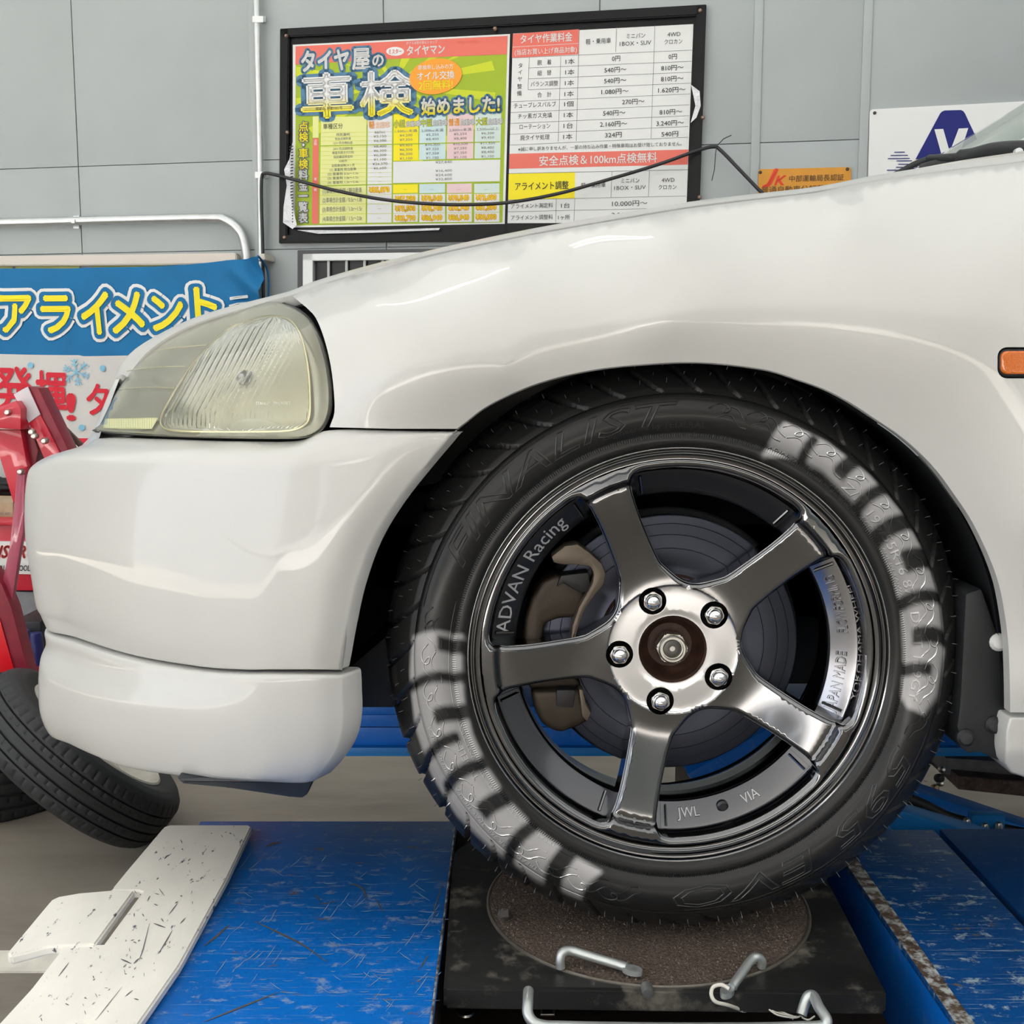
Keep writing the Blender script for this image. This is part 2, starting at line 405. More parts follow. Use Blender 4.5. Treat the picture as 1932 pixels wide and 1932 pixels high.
# the board: black frame with clear film
board = thing('price_board', 'black-framed wall board with two price posters under clear film', 'notice board', WW(930, 430, .02))
m_blk = mat('black_film', (.005, .006, .007), .3, coat=.0, spec=.25, noise=.1, nscale=10, bump=.6, bscale=14, bdist=.006)
m_film = mat('clear_film', (.75, .78, .8), .15, alpha=.22, bump=1.0, bscale=40, bdist=.01)
BT = [(528, 54), (1333, 8), (1318, 452), (526, 459)]
def wprism(name, uvs, off, th, m, parent, bev=.002):
    bm = bmesh.new(); f = bm.faces.new([bm.verts.new(WW(u, v, off)) for u, v in uvs])
    r = bmesh.ops.extrude_face_region(bm, geom=[f]); vs = [g for g in r['geom'] if isinstance(g, bmesh.types.BMVert)]
    bmesh.ops.translate(bm, verts=vs, vec=-NW*th); bmesh.ops.recalc_face_normals(bm, faces=bm.faces)
    if bev: bmesh.ops.bevel(bm, geom=list(bm.edges), offset=bev, segments=2, affect='EDGES')
    me = auto(bmto(name, bm), 40)
    return part(name, me, m, parent) if parent else link(name, me, m)
wprism('backing_board', BT, .012, .010, m_blk, board)
def lerp2(a, b, t): return (a[0]+(b[0]-a[0])*t, a[1]+(b[1]-a[1])*t)
def bar(c0, c1, c2, c3): wprism('frame_rail', [c0, c1, c2, c3], .03, .018, m_blk, board, .004)
bar((528, 54), (1333, 8), (1330, 28), (530, 70)); bar((526, 459), (1318, 452), (1316, 432), (528, 444))
bar((528, 54), (545, 53), (541, 458), (526, 459)); bar((1314, 10), (1333, 8), (1318, 452), (1300, 451))
for (u, v) in ((540, 68), (1321, 20), (542, 250), (1326, 222), (934, 54), (537, 448), (1320, 372)):
    lathe('screw', [(0, .008), (.004, .0075), (.0062, .004), (.0075, 0)], 12, Matrix.Translation(WW(u, v, .031)) @ (NW.to_track_quat('Z', 'Y').to_matrix().to_4x4()), mat('rusty_screw', (.3, .2, .16), .5, .5), board)
def c1(x, y): return (520+x*480/1932, y*480/1932)
def c2(x, y): return (940+x*480/1932, y*480/1932)
SC = 480/1932
post = part('poster', mesh('poster', [WW(*c1(130, 340), .0135), WW(*c1(1780, 258), .0135), WW(*c1(1740, 1700), .0135), WW(*c1(130, 1728), .0135)], [(0, 1, 2, 3)]), K_w, board, label='colourful lime, red and yellow inspection price poster')
inks = {}
def I(m): return inks.setdefault(m.name, (Ink(), m))[0]
def q1(m, pts, o=1): pquad(I(m), [c1(*p) for p in pts], .0135+o*.0004)
def t1(m, s, x, y, h, w=None, o=6, bold=0, ol=None, olw=.05, **k):
    u, v = c1(x, y)
    if ol: ptext(I(ol), s, u, v, h*SC, w and w*SC, off=.0135+(o-1)*.0004, outline=olw, **k)
    ptext(I(m), s, u, v, h*SC, w and w*SC, off=.0135+o*.0004, bold=bold, **k)
q1(K_g, [(152, 352), (1762, 272), (1722, 1690), (150, 1712)], 1)
for i in range(16):  # printed sunburst
    a = 2*PI*i/16+.1; b = a+.12
    R1 = 620; cx, cy = 900, 640
    P1 = [(cx, cy), (cx+R1*1.25*math.cos(a), cy+R1*math.sin(a)), (cx+R1*1.25*math.cos(b), cy+R1*math.sin(b))]
    P1 = [(min(max(x, 155), 1740), min(max(y, 360), 1690)) for x, y in P1]; q1(K_gl, P1, 2)
q1(K_sal, [(152, 352), (1762, 272), (1756, 412), (830, 450), (150, 492)], 3)
t1(K_w, 'ボクらは街の安心ショップ', 1110, 322, 24, 250)
el = [(908+68*math.cos(t), 390+34*math.sin(t)) for t in [2*PI*k/28 for k in range(28)]]; q1(K_w, el, 4)
t1(K_sal, 'ミスター', 908, 390, 38, 105, bold=.02); t1(K_w, 'タイヤマン', 1140, 378, 74, 305, bold=.035)
t1(K_sal, '地域に一番愛を', 1455, 318, 22, 170)
t1(K_w, 'タイヤ', 375, 458, 165, 390, bold=.04, ol=K_bl, olw=.14); t1(K_w, '屋', 650, 448, 165, 150, bold=.035, ol=K_bl, olw=.13); t1(K_w, 'の', 777, 460, 105, 95, bold=.04, ol=K_bl, olw=.2)
K_gr = bpy.data.materials.new('print_white_to_yellow'); K_gr.use_nodes = True
def grad_mat(m, z0, z1):
    N = m.node_tree.nodes; L = m.node_tree.links; b = N['Principled BSDF']; g = N.new('ShaderNodeTexCoord'); s = N.new('ShaderNodeSeparateXYZ')
    r = N.new('ShaderNodeMapRange'); c = N.new('ShaderNodeMixRGB'); c.inputs[1].default_value = (.85, .74, .02, 1); c.inputs[2].default_value = (.75, .76, .76, 1)
    r.inputs[1].default_value = z0; r.inputs[2].default_value = z1; L.new(g.outputs['Object'], s.inputs[0]); L.new(s.outputs[2], r.inputs[0]); L.new(r.outputs[0], c.inputs[0]); L.new(c.outputs[0], b.inputs[0]); b.inputs['Roughness'].default_value = .45
grad_mat(K_gr, WW(*c1(400, 850)).z, WW(*c1(400, 740)).z)
K_gr2 = bpy.data.materials.new('print_white_to_yellow_small'); K_gr2.use_nodes = True
grad_mat(K_gr2, WW(*c1(1400, 850)).z, WW(*c1(1400, 780)).z)
t1(K_gr, '車', 390, 725, 330, 430, bold=.035, ol=K_bl, olw=.10, o=8); t1(K_gr, '検', 842, 708, 330, 440, bold=.035, ol=K_bl, olw=.10, o=8)
t1(K_gr2, '始めました!', 1402, 800, 125, 625, bold=.04, ol=K_bl, olw=.17, o=8)
t1(K_k, '認証No.静第5252号', 405, 822, 24, 215, o=10)
el = [(1215+200*math.cos(t), 580-20*math.cos(t)+135*math.sin(t)) for t in [2*PI*k/40 for k in range(40)]]; q1(K_o, el, 10)
t1(K_w, '車検申し込みの方', 1215, 508, 38, 280, o=12); t1(K_w, 'オイル交換', 1215, 572, 62, 300, o=12, bold=.02); t1(K_y, '2回無料!', 1215, 645, 72, 275, o=12, bold=.02)
for s, y, m in (('点', 960, K_y), ('検', 1040, K_y), ('・', 1100, K_w), ('車', 1163, K_y), ('検', 1245, K_y), ('料', 1328, K_w), ('金', 1410, K_w), ('一', 1488, K_w), ('覧', 1570, K_w), ('表', 1655, K_w)):
    t1(m, s, 212-(y-960)*.006, y, 74 if s not in '・一' else 74, None if s in '・' else 76, bold=.025, ol=K_gy, olw=.1, o=10)
q1(K_py, [(282, 885), (328, 883), (326, 1045), (282, 1047)], 3); q1(K_sal, [(282, 1050), (326, 1048), (324, 1698), (276, 1700)], 3)
for s, y in (('点', 1070), ('検', 1092), ('車', 1360), ('検', 1440)): t1(K_w, s, 302, y, 24)
q1(K_py, [(345, 890), (690, 882), (684, 1692), (334, 1698)], 3)
q1(K_wy, [(700, 882), (885, 878), (880, 1690), (695, 1692)], 3); q1(K_y, [(898, 868), (1086, 866), (1083, 1215), (895, 1222)], 3)
q1(K_pb, [(1094, 870), (1294, 866), (1290, 1208), (1090, 1214)], 3); q1(K_pp, [(1306, 866), (1506, 862), (1500, 1204), (1300, 1208)], 3); q1(K_pg, [(1516, 862), (1714, 858), (1706, 1200), (1510, 1204)], 3)
q1(K_wy, [(893, 1228), (1706, 1212), (1702, 1376), (891, 1390)], 3)
for i, (m, xa, xb) in enumerate(((K_y, 892, 1080), (K_pb, 1092, 1286), (K_pp, 1300, 1490), (K_pg, 1508, 1700))):
    q1(m, [(xa, 1396), (xb, 1392), (xb, 1464), (xa, 1468)], 3); q1(K_wy, [(xa, 1474), (xb, 1470), (xb, 1684), (xa, 1688)], 3)
for i in range(12):
    y = 1005+i*32.6+(14 if i > 2 else 0); q1(K_gl, [(340, y), (882, y-5), (882, y-3), (340, y+2)], 4)
for y in (1105, 1408): q1(K_g, [(334, y), (1704, y-32), (1704, y-24), (334, y+8)], 4)
for y in (1475, 1545, 1620): q1(K_gl, [(334, y+6), (1700, y-10), (1700, y-7), (334, y+9)], 4)
for m, a, x, y in ((K_o, '軽', 730, 948), (K_gl, '小型', 940, 940), (K_gl, '中型', 1146, 932), (K_o, '普通', 1355, 927), (K_gl, '大型', 1565, 922)):
    n = len(a); t1(m, a, x, y, 56, 44*n, bold=.03, ol=K_w if m is K_o else K_gy, olw=.06); t1(K_w, '自動車', x+22*n+62, y, 44, 112, bold=.0, ol=K_o if m is K_o and n == 1 else K_gy, olw=.05)
t1(K_k, '車種区分', 435, 958, 42, 158)
for s, y, w in (('排気量税', 1020, 110), ('安全点検料金', 1052, 130), ('12ヶ月点検料金', 1084, 155), ('24ヶ月点検料金', 1128, 160), ('検査手続き代行料', 1158, 175), ('保安確認検査料', 1190, 155), ('印紙代', 1222, 65), ('自賠責保険24ヶ月', 1255, 180), ('(1) 重量税 軽自動車', 1288, 210), ('(2) 重量税 0.5t～1.0t', 1320, 245), ('(3) 重量税 1.0t～1.5t', 1352, 245), ('(4) 重量税 1.5t～2.0t', 1385, 245)):
    t1(K_gy, s, 512, y, 22, w)
for s, y in (('(1)車検合計金額／軽自動車', 1450), ('(2)車検合計金額／0.5t～1.0t', 1520), ('(3)車検合計金額／1.0t～1.5t', 1590), ('(4)車検合計金額／1.5t～2.0t', 1662)): t1(K_gy, s, 505, y, 40, 315)
for x, d, L_ in ((792, 0, '660cc ¥3,150 ¥6,300 ¥8,400 ¥6,300 ¥6,300 ¥1,100 ¥26,370 ¥6,600 — — —'), (990, -8, '1,500cc未満 ¥4,200 ¥7,350 ¥9,450 ¥6,300 ¥6,300 ¥1,100'), (1190, -13, '2,000cc未満 ¥5,250 ¥8,400 ¥10,500 ¥7,350 ¥7,350 ¥1,100'), (1402, -18, '2,500cc未満 ¥5,250 ¥8,400 ¥10,500 ¥7,350 ¥7,350 ¥1,100'), (1610, -24, '2,500cc以上 ¥6,300 ¥9,450 ¥11,550 ¥8,400 ¥8,400 ¥1,100')):
    for i, s in enumerate(L_.split()): t1(K_gy, s, x, 1003+d+i*33.3+(9 if i > 2 else 0), 24, (176 if 'cc' in s and '660' not in s else len(s)*17 if s != '—' else 26))
for s, y in (('¥27,840', 1232), ('¥16,400', 1297), ('¥24,600', 1329), ('¥32,800', 1361)): t1(K_gy, s, 1276, y, 24, 130)
for x, L_ in ((787, ['¥55,070', '', '—', '—']), (984, ['—', '¥67,390', '¥75,590', '¥83,790']), (1186, ['—', '¥70,540', '¥78,740', '¥86,940']), (1390, ['—', '¥70,540', '¥78,740', '¥86,940']), (1598, ['—', '¥73,690', '¥81,890', '¥90,090'])):
    for s, y in zip(L_, (1440, 1510, 1585, 1658)):
        if s == '—': t1(K_gy, s, x, y, 24, 30)
        elif s: t1(K_y, s, x, y-(x-787)*.014+3, 50, 158, bold=.01, ol=K_o, olw=.09)
# right-hand poster
post2 = part('poster', mesh('poster', [WW(*c2(112, 255), .0135), WW(*c2(1482, 183), .0135), WW(*c2(1425, 1690), .0135), WW(*c2(70, 1695), .0135)], [(0, 1, 2, 3)]), K_w, board, label='white tyre work price table with red and yellow headings')
def q2(m, pts, o=1): pquad(I(m), [c2(*p) for p in pts], .0135+o*.0004)
def t2(s, x, y, h, w=None, m=K_k, bold=.0, ol=None): u, v = c2(x, y); ptext(I(m), s, u, v, h*SC, w and w*SC, off=.0135+4*.0004, bold=bold)
def ln(x0, y0, x1, y1, t=3, m=K_gy):
    if abs(x1-x0) > abs(y1-y0): q2(m, [(x0, y0-t/2), (x1, y1-t/2), (x1, y1+t/2), (x0, y0+t/2)], 2)
    else: q2(m, [(x0-t/2, y0), (x0+t/2, y0), (x1+t/2, y1), (x1-t/2, y1)], 2)
q2(K_sal, [(112, 257), (612, 222), (610, 412), (104, 440)], 1)
q2(K_w, [(110, 356), (612, 328), (612, 331), (110, 359)], 2)
t2('タイヤ作業料金', 365, 288, 68, 410, K_w, .02); t2('(当店お買い上げ商品対象)', 360, 390, 46, 490, K_w, .01)
t2('軽・乗用車', 760, 312, 42, 195); t2('ミニバン', 1045, 270, 40, 145); t2('1BOX・SUV', 1042, 328, 42, 245); t2('4WD', 1335, 260, 42, 100); t2('クロカン', 1330, 315, 40, 140)
for i, y in enumerate((412, 497, 580, 663, 745, 827, 910, 992, 1074)):
    xl = 104 if i in (0, 4, 5, 6, 7, 8) else 232
    ln(xl-i*2, y+28-(0 if xl < 200 else 9), 1478-i*5, y-32)
for x, d in ((616, 1),): ln(x, 222, x-24, 1072)
ln(898, 208, 892, 396); ln(1190, 192, 1160, 1050); ln(475, 430, 455, 1075); ln(236, 436, 226, 680)
for s, y in zip('タイヤ整備', (497, 548, 600, 655, 708)): t2(s, 168-(y-497)*.04, y, 38)
for s, y, w, u_ in (('脱　着', 472, 110, '1本'), ('組　替', 553, 110, '1本'), ('バランス調整', 635, 215, '1本'), ('合　計', 718, 110, '1本'), ('チューブレスバルブ', 795, 330, '1個'), ('チッ素ガス充填', 878, 268, '1本'), ('ローテーション', 960, 240, '1台'), ('廃タイヤ処理', 1043, 230, '1本')):
    t2(s, 350-(0 if y < 730 else 72), y, 40, w); t2(u_, 546-(y-470)*.03, y-6, 42, 72)
for s, x, y in (('0円', 895, 445), ('0円', 1325, 430), ('540円～', 890, 530), ('810円～', 1322, 515), ('540円～', 888, 612), ('810円～', 1320, 598), ('1.080円～', 886, 695), ('1.620円～', 1318, 683), ('270円～', 1025, 772), ('540円～', 880, 858), ('810円～', 1310, 850), ('2.160円～', 876, 942), ('3.240円～', 1305, 935), ('324円', 874, 1025), ('540円', 1303, 1018)):
    t2(s, x, y, 44, len(s)*32+ (12 if '～' in s else 0) - (25 if '.' in s else 0), bold=.008)
t2('※誠に申し訳ありませんが、一部の持ち込み作業・特殊車両はお受け致しておりません。', 765, 1112, 32, 1265)
q2(K_sal, [(86, 1168), (1445, 1135), (1440, 1250), (82, 1282)], 1); t2('安全点検＆100km点検無料', 755, 1208, 76, 910, K_w, .015)
q2(K_gy, [(80, 1316), (1440, 1286), (1440, 1290), (80, 1320)], 2)
q2(K_y, [(80, 1320), (584, 1306), (580, 1508), (76, 1518)], 1); t2('アライメント調整', 330, 1410, 62, 415, bold=.012)
t2('軽・乗用車', 722, 1405, 40, 190); t2('ミニバン', 1002, 1370, 38, 140); t2('1BOX・SUV', 1000, 1425, 40, 240); t2('4WD', 1290, 1367, 40, 98); t2('クロカン', 1285, 1420, 38, 138)
ln(76, 1518, 1425, 1488); ln(72, 1608, 1425, 1578); ln(864, 1300, 856, 1500); ln(1148, 1292, 1140, 1492); ln(582, 1508, 574, 1690); ln(440, 1512, 436, 1690)
t2('アライメント測定料', 255, 1562, 38, 325); t2('1台', 510, 1560, 40, 68); t2('10.000円～', 998, 1545, 46, 270); t2('アライメント調整料', 255, 1650, 38, 325); t2('1ヶ所', 500, 1650, 38, 92); t2('2.000円～', 980, 1630, 46, 240)
for k, (ik, m) in inks.items(): ik.build('printed_matter', m, board)['kind'] = 'stuff'
inks.clear()
# wrinkled film edges on the board
def film(pts, seed):
    random.seed(seed); ik = Ink(); n = len(pts)
    P = [WW(u, v, .034+random.uniform(0, .008)) for u, v in pts]; cx = sum((p for p in P), Vector())/n
    ik.add(P+[cx], [(i, (i+1) % n, n) for i in range(n)]); ik.build('film_fold', mat('film_white', (.7, .72, .75), .2, bump=1, bscale=50, bdist=.01), board)
film([(552, 268), (546, 300), (536, 320), (541, 350), (535, 390), (534, 420), (552, 432), (560, 424), (552, 400), (555, 330)], 1)
film([(560, 434), (700, 434), (830, 430), (828, 434), (700, 439), (600, 441)], 2); film([(1304, 160), (1320, 172), (1322, 200), (1314, 222), (1303, 232), (1312, 200)], 3)
for i in range(26):
    v = 276+i*5.7; part('film_fold', mesh('film_fold', [WW(546, v, .036), WW(553, v-1.5, .04), WW(553, v+1, .04), WW(546, v+2.4, .036)], [(0, 1, 2, 3)]), K_k, board)
# orange and white plates on the wall
sg = thing('orange_plate', 'orange certification plate screwed to the grey wall, half hidden by hood', 'sign', WW(1517, 360, .01))
wprism('plate', [(1430, 322), (1434, 319), (1602, 315), (1606, 318), (1606, 420), (1430, 424)], .008, .006, mat('orange_plate', (.62, .27, .02), .35, noise=.05), sg)
ik = Ink(); ik2 = Ink(); ik3 = Ink()
def c3(x, y): return (1400+x*532/1932, 160+y*532/1932)
for s, x, y, h, w, I_ in (('中部運輸局長認証', 510, 638, 44, 370, ik), ('普通自動車分解整備事業', 430, 712, 46, 590, ik)):
    ptext(I_, s, *c3(x, y), h*.2754, w*.2754, off=.0095, bold=.01)
ptext(ik2, 'J', *c3(195, 640), 122*.2754, 110*.2754, off=.0095, bold=.05, shear=.3); ptext(ik2, 'K', *c3(262, 655), 85*.2754, 75*.2754, off=.0095, outline=.03, shear=.3)
ik.build('lettering', pr('brown', (.13, .07, .02)), sg); ik2.build('lettering', pr('plate_red', (.8, .08, .03)), sg)
for x, y in ((125, 600), (722, 578)):
    lathe('screw', [(0, .003), (.005, .002), (.006, 0)], 10, Matrix.Translation(WW(*c3(x, y), .009)) @ NW.to_track_quat('Z', 'Y').to_matrix().to_4x4(), mat('dark_screw', (.06, .05, .04), .5, .6), sg)
vs_ = thing('white_sign', 'white wall sign with navy trapezoid and letter V behind windscreen', 'sign', WW(1800, 330, .01))
wprism('plate', [(1641, 210), (1645, 206), (2100, 182), (2100, 420), (1636, 424)], .010, .008, mat('sign_white', (.76, .77, .77), .3), vs_)
def c4(x, y): return (1600+x*332/1932, 180+y*332/1932)
ik = Ink(); pquad(ik, [c4(*p) for p in ((740, 702), (1010, 200), (1030, 178), (1060, 165), (1240, 160), (1265, 172), (1285, 200), (1420, 490), (1500, 690))], .0115)
pquad(ik, [c4(*p) for p in ((700, 800), (1560, 790), (1590, 860), (670, 862))], .0115)
ik.build('emblem', K_navy, vs_)
ik = Ink(); ptext(ik, 'V', *c4(1130, 520), 440*.172*.96/.72*.72, 368*.172, off=.0125, bold=.05)
pquad(ik, [c4(*p) for p in ((948, 372), (1045, 368), (1120, 640), (1215, 364), (1320, 358), (1170, 830), (1078, 830))], .0123)
ik = Ink(); pquad(ik, [c4(*p) for p in ((948, 372), (1045, 368), (1122, 640), (1170, 830), (1078, 830))], .0123); pquad(ik, [c4(*p) for p in ((1215, 364), (1320, 358), (1170, 830), (1078, 830), (1110, 640))], .0125)
ik.build('lettering', K_w, vs_)
ik = Ink()
for i, (x0, x1) in enumerate(((510, 620), (470, 655), (440, 675), (535, 700), (555, 860), (530, 880), (430, 640), (450, 660))):
    y = (625, 660, 695, 720, 757, 790, 822, 856)[i]; pquad(ik, [c4(x0, y-6), c4(x1, y-8), c4(x1+6, y+2), c4(x0-6, y+4)], .012)
ik.build('emblem', K_navy, vs_, ) 
lathe('screw', [(0, .003), (.005, .002), (.006, 0)], 10, Matrix.Translation(WW(*c4(293, 193), .011)) @ NW.to_track_quat('Z', 'Y').to_matrix().to_4x4(), mat('dark_screw', (0, 0, 0)), vs_)
# conduits
m_galv = mat('galvanised', (.62, .64, .64), .32, .75, noise=.06)
cd = thing('vertical_conduit', 'thin galvanised vertical conduit clipped to the grey wall', 'conduit', WW(488, 560, .03))
tube('pipe', [WW(483, -300, .03), WW(484, 0, .03), WW(490, 280, .03), WW(494, 560, .03), WW(498, 900, .03)], .0125, m_galv, cd, 14)
for u, v in ((484, 36), (489, 330)):
    wprism('clip', [(u-8, v-6), (u+13, v-6), (u+13, v+6), (u-8, v+6)], .046 if v < 100 else .044, .004, m_galv, cd, .001)
    wprism('clip', [(u+9, v-6), (u+17, v-6), (u+17, v+6), (u+9, v+6)], .006, .006, m_galv, cd, .001)
cd2 = thing('bent_conduit', 'galvanised conduit running left and bending down behind the blue banner', 'conduit', WW(200, 418, .03))
tube('pipe', cr([WW(-400, 426, .03), WW(0, 420.5, .03), WW(200, 415.5, .03), WW(390, 411.5, .03), WW(425, 415, .03), WW(452, 436, .03), WW(463, 470, .03), WW(466, 520, .03), WW(468, 760, .03)], 6), .0165, m_galv, cd2, 14)
for v in (411, 427): wprism('clip', [(138, v-4), (149, v-4), (149, v+4), (138, v+4)], .008, .006, m_galv, cd2, .001)
wprism('clip', [(134, 414), (141, 414), (141, 421), (134, 421)], .05, .003, m_galv, cd2, .001)
# window with bars under the board
wi = thing('window_1', '', 'x', WW(700, 520, .01)); del wi['label']; del wi['category']; wi['kind'] = 'structure'
m_alu = mat('white_aluminium', (.62, .64, .64), .35, .3); m_dkf = mat('window_dark_edge', (.06, .065, .07), .5)
wprism('window_surround', [(561, 472), (1100, 466), (1100, 760), (561, 760)], .016, .014, m_dkf, wi)
wprism('frame', [(571, 479), (1100, 472), (1100, 486), (571, 492)], .045, .029, m_alu, wi); wprism('frame', [(571, 479), (590, 479), (590, 760), (571, 760)], .045, .029, m_alu, wi)
wprism('glass', [(588, 490), (1100, 484), (1100, 760), (588, 760)], .018, .004, mat('dark_pane', (.02, .02, .022), .25), wi)  # near-black panes behind the bars
for u in range(617, 1000, 34): wprism('bar', [(u, 488), (u+5, 488), (u+5, 760), (u, 760)], .034, .006, mat('bar_grey', (.35, .36, .36), .4, .5), wi)
# drooping black cable with its tie
m_rub = mat('black_cable', (.02, .02, .022), .45)
cb = thing('black_cable', 'black cable swagged across the board from the conduit', 'cable', WW(960, 380, .06))
tube('cord', cr([WW(497, 620, .055), WW(496, 480, .055), WW(493, 380, .055), WW(494, 335, .055), WW(500, 327, .06), WW(520, 330, .06), WW(570, 343, .07), WW(640, 361, .08), WW(720, 376, .08), WW(800, 384, .08), WW(880, 386, .08), WW(960, 382, .08), WW(1050, 366, .08), WW(1140, 341, .08), WW(1240, 311, .07), WW(1310, 286, .06), WW(1345, 277, .045), WW(1360, 284, .045), WW(1400, 325, .05), WW(1440, 366, .05), WW(1500, 420, .05)], 5), .0062, m_rub, cb, 10)
tube('cable_tie', [WW(1380, 255, .05), WW(1365, 262, .05), WW(1352, 276, .055), WW(1350, 290, .055), WW(1348, 320, .05), WW(1343, 341, .05)], .0016, m_rub, cb, 6)
# board light/whiteboard behind the banner
wbd = thing('framed_panel', 'beige-railed framed panel with yellow strips showing above the blue banner', 'panel', WW(200, 500, .03))
wprism('rail', [(-200, 486), (443, 477), (446, 479), (446, 497), (300, 500), (-200, 503)], .05, .04, mat('beige_rail', (.58, .53, .47), .4, .2), wbd, .004)
wprism('back', [(-200, 498), (440, 490), (440, 700), (-200, 700)], .02, .015, K_w, wbd)
for a, b in ((-100, 24), (29, 150), (172, 330)): wprism('strip', [(a, 502), (b, 500), (b, 520), (a, 520)], .03, .005, pr('strip_yellow', (.68, .70, .2)), wbd, .001)
# the banner
bn = thing('cloth_banner', 'blue and white cloth banner with yellow lettering hung on the wall', 'banner', WW(240, 760, .12))
def fold(q):
    a = (q-Vector((0, WY, 0))).dot(A_); u, v = px(q)
    return q+NW*(.012*math.sin(a*9+q.z*2)+.006*math.sin(a*23+q.z*5)+(.03*math.sin((u*.9-v)*.10)*max(0, min(1, (u-420)/60)) if v < 640 else 0))
OB = .14
def bsheet(name, top, bot, m, off):
    n = 90; rows = 14; vs = []
    for j in range(rows+1):
        for i in range(n+1):
            u = -330+(493+330)*i/n; v = top(u)+(bot(u)-top(u))*j/rows; vs.append(fold(WW(u, v, off)))
    fs = [(j*(n+1)+i, j*(n+1)+i+1, (j+1)*(n+1)+i+1, (j+1)*(n+1)+i) for j in range(rows) for i in range(n)]
    part(name, mesh(name, vs, fs), m, bn, smooth=True)
tp = lambda u: 509-(3 if u < 150 else (u-150)*.02+3)-max(0, (u-300))*.072
md = lambda u: 668+2*math.sin(u/90)+(2 if u > 150 else 0)
K_bb = mat('banner_blue', (.004, .15, .36), .75, noise=.08, nscale=8); K_bw = mat('banner_white', (.60, .60, .58), .75, noise=.03, nscale=8)
bsheet('blue_field', tp, md, K_bb, OB); bsheet('white_field', md, lambda u: 827, K_bw, OB); bsheet('red_field', lambda u: 827, lambda u: 905, mat('banner_red', (.62, .02, .04), .75), OB)
iy = Ink(); io = Ink(); iw = Ink(); ir = Ink(); il = Ink()
def letter(s, u, v, h, w, r, layers, b=.035):
    top = None
    for nm, m, off, ol in layers:
        k_ = Ink(); ptext(k_, s, u, v, h, w, off=OB+off, outline=ol, bold=0 if ol else b, fold=fold, rot=r)
        o = k_.build(nm, m, top or bn); top = top or o
for s, u, v, h, w, r in (('ア', 28, 592, 82, 68, 0), ('ラ', 103, 593, 80, 62, 0), ('イ', 181, 592, 86, 66, .05), ('メ', 243, 590, 86, 64, .05), ('ン', 316, 590, 78, 64, .06), ('ト', 385, 575, 76, 46, .05)):
    letter(s, u, v, h, w, r, (('letter', K_y, .010, 0), ('letter_outline', K_bb, .007, .11), ('letter_border', K_w, .004, .18)))
letter('テ', 452, 580, 50, 44, .15, (('letter', K_w, .012, 0),), .02)
for s, u, v, h, w in (('を', -55, 740, 70, 60), ('発', 27, 734, 82, 66), ('揮', 94, 742, 82, 66), ('!', 132, 768, 66, 20), ('タ', 183, 754, 62, 50), ('イ', 240, 756, 60, 50)): letter(s, u, v, h, w, -.03, (('letter', MATS['banner_red'], .006, 0),), .03)
for u, v, r in ((54, 689, 5.5), (194, 695, 6), (152, 807, 6), (-40, 700, 6)): pquad(il, [(u+r*math.cos(t), v+r*math.sin(t)) for t in [2*PI*k/16 for k in range(16)]], OB+.006, fold)
for k in range(3):
    a = PI*k/3+.35; du, dv = math.cos(a), math.sin(a); nx, ny = -dv, du; R1 = 25
    pquad(il, [(141-du*R1+nx*1.1, 702-dv*R1+ny*1.1), (141+du*R1+nx*1.1, 702+dv*R1+ny*1.1), (141+du*R1-nx*1.1, 702+dv*R1-ny*1.1), (141-du*R1-nx*1.1, 702-dv*R1-ny*1.1)], OB+.006, fold)
    for sg_ in (-1, 1):
        for rr in (12, 19):
            for tw in (-1, 1):
                x0, y0 = 141+sg_*du*rr, 702+sg_*dv*rr; a2 = a+(PI if sg_ < 0 else 0)+tw*.9; x1, y1 = x0+8*math.cos(a2), y0+8*math.sin(a2); ex, ey = -math.sin(a2), math.cos(a2)
                pquad(il, [(x0+ex, y0+ey), (x1+ex, y1+ey), (x1-ex, y1-ey), (x0-ex, y0-ey)], OB+.006, fold)
ptext(iw, 'い', 135, 843, 26, 26, off=OB+.006, bold=.03, fold=fold)
iw.build('letter', K_w, bn); il.build('snow_print', pr('ice_blue', (.2, .48, .66)), bn)['kind'] = 'stuff'
tube('cord', cr([fold(WW(492, 484, OB)), WW(503, 505, .06), WW(507, 540, .05), WW(504, 600, .05)], 4), .004, mat('blue_rope', (.01, .13, .32), .8), bn)
wprism('pole', [(484, 480), (499, 478), (500, 490), (484, 492)], .10, .1, mat('beige_rail', (0, 0, 0)), bn, .002)
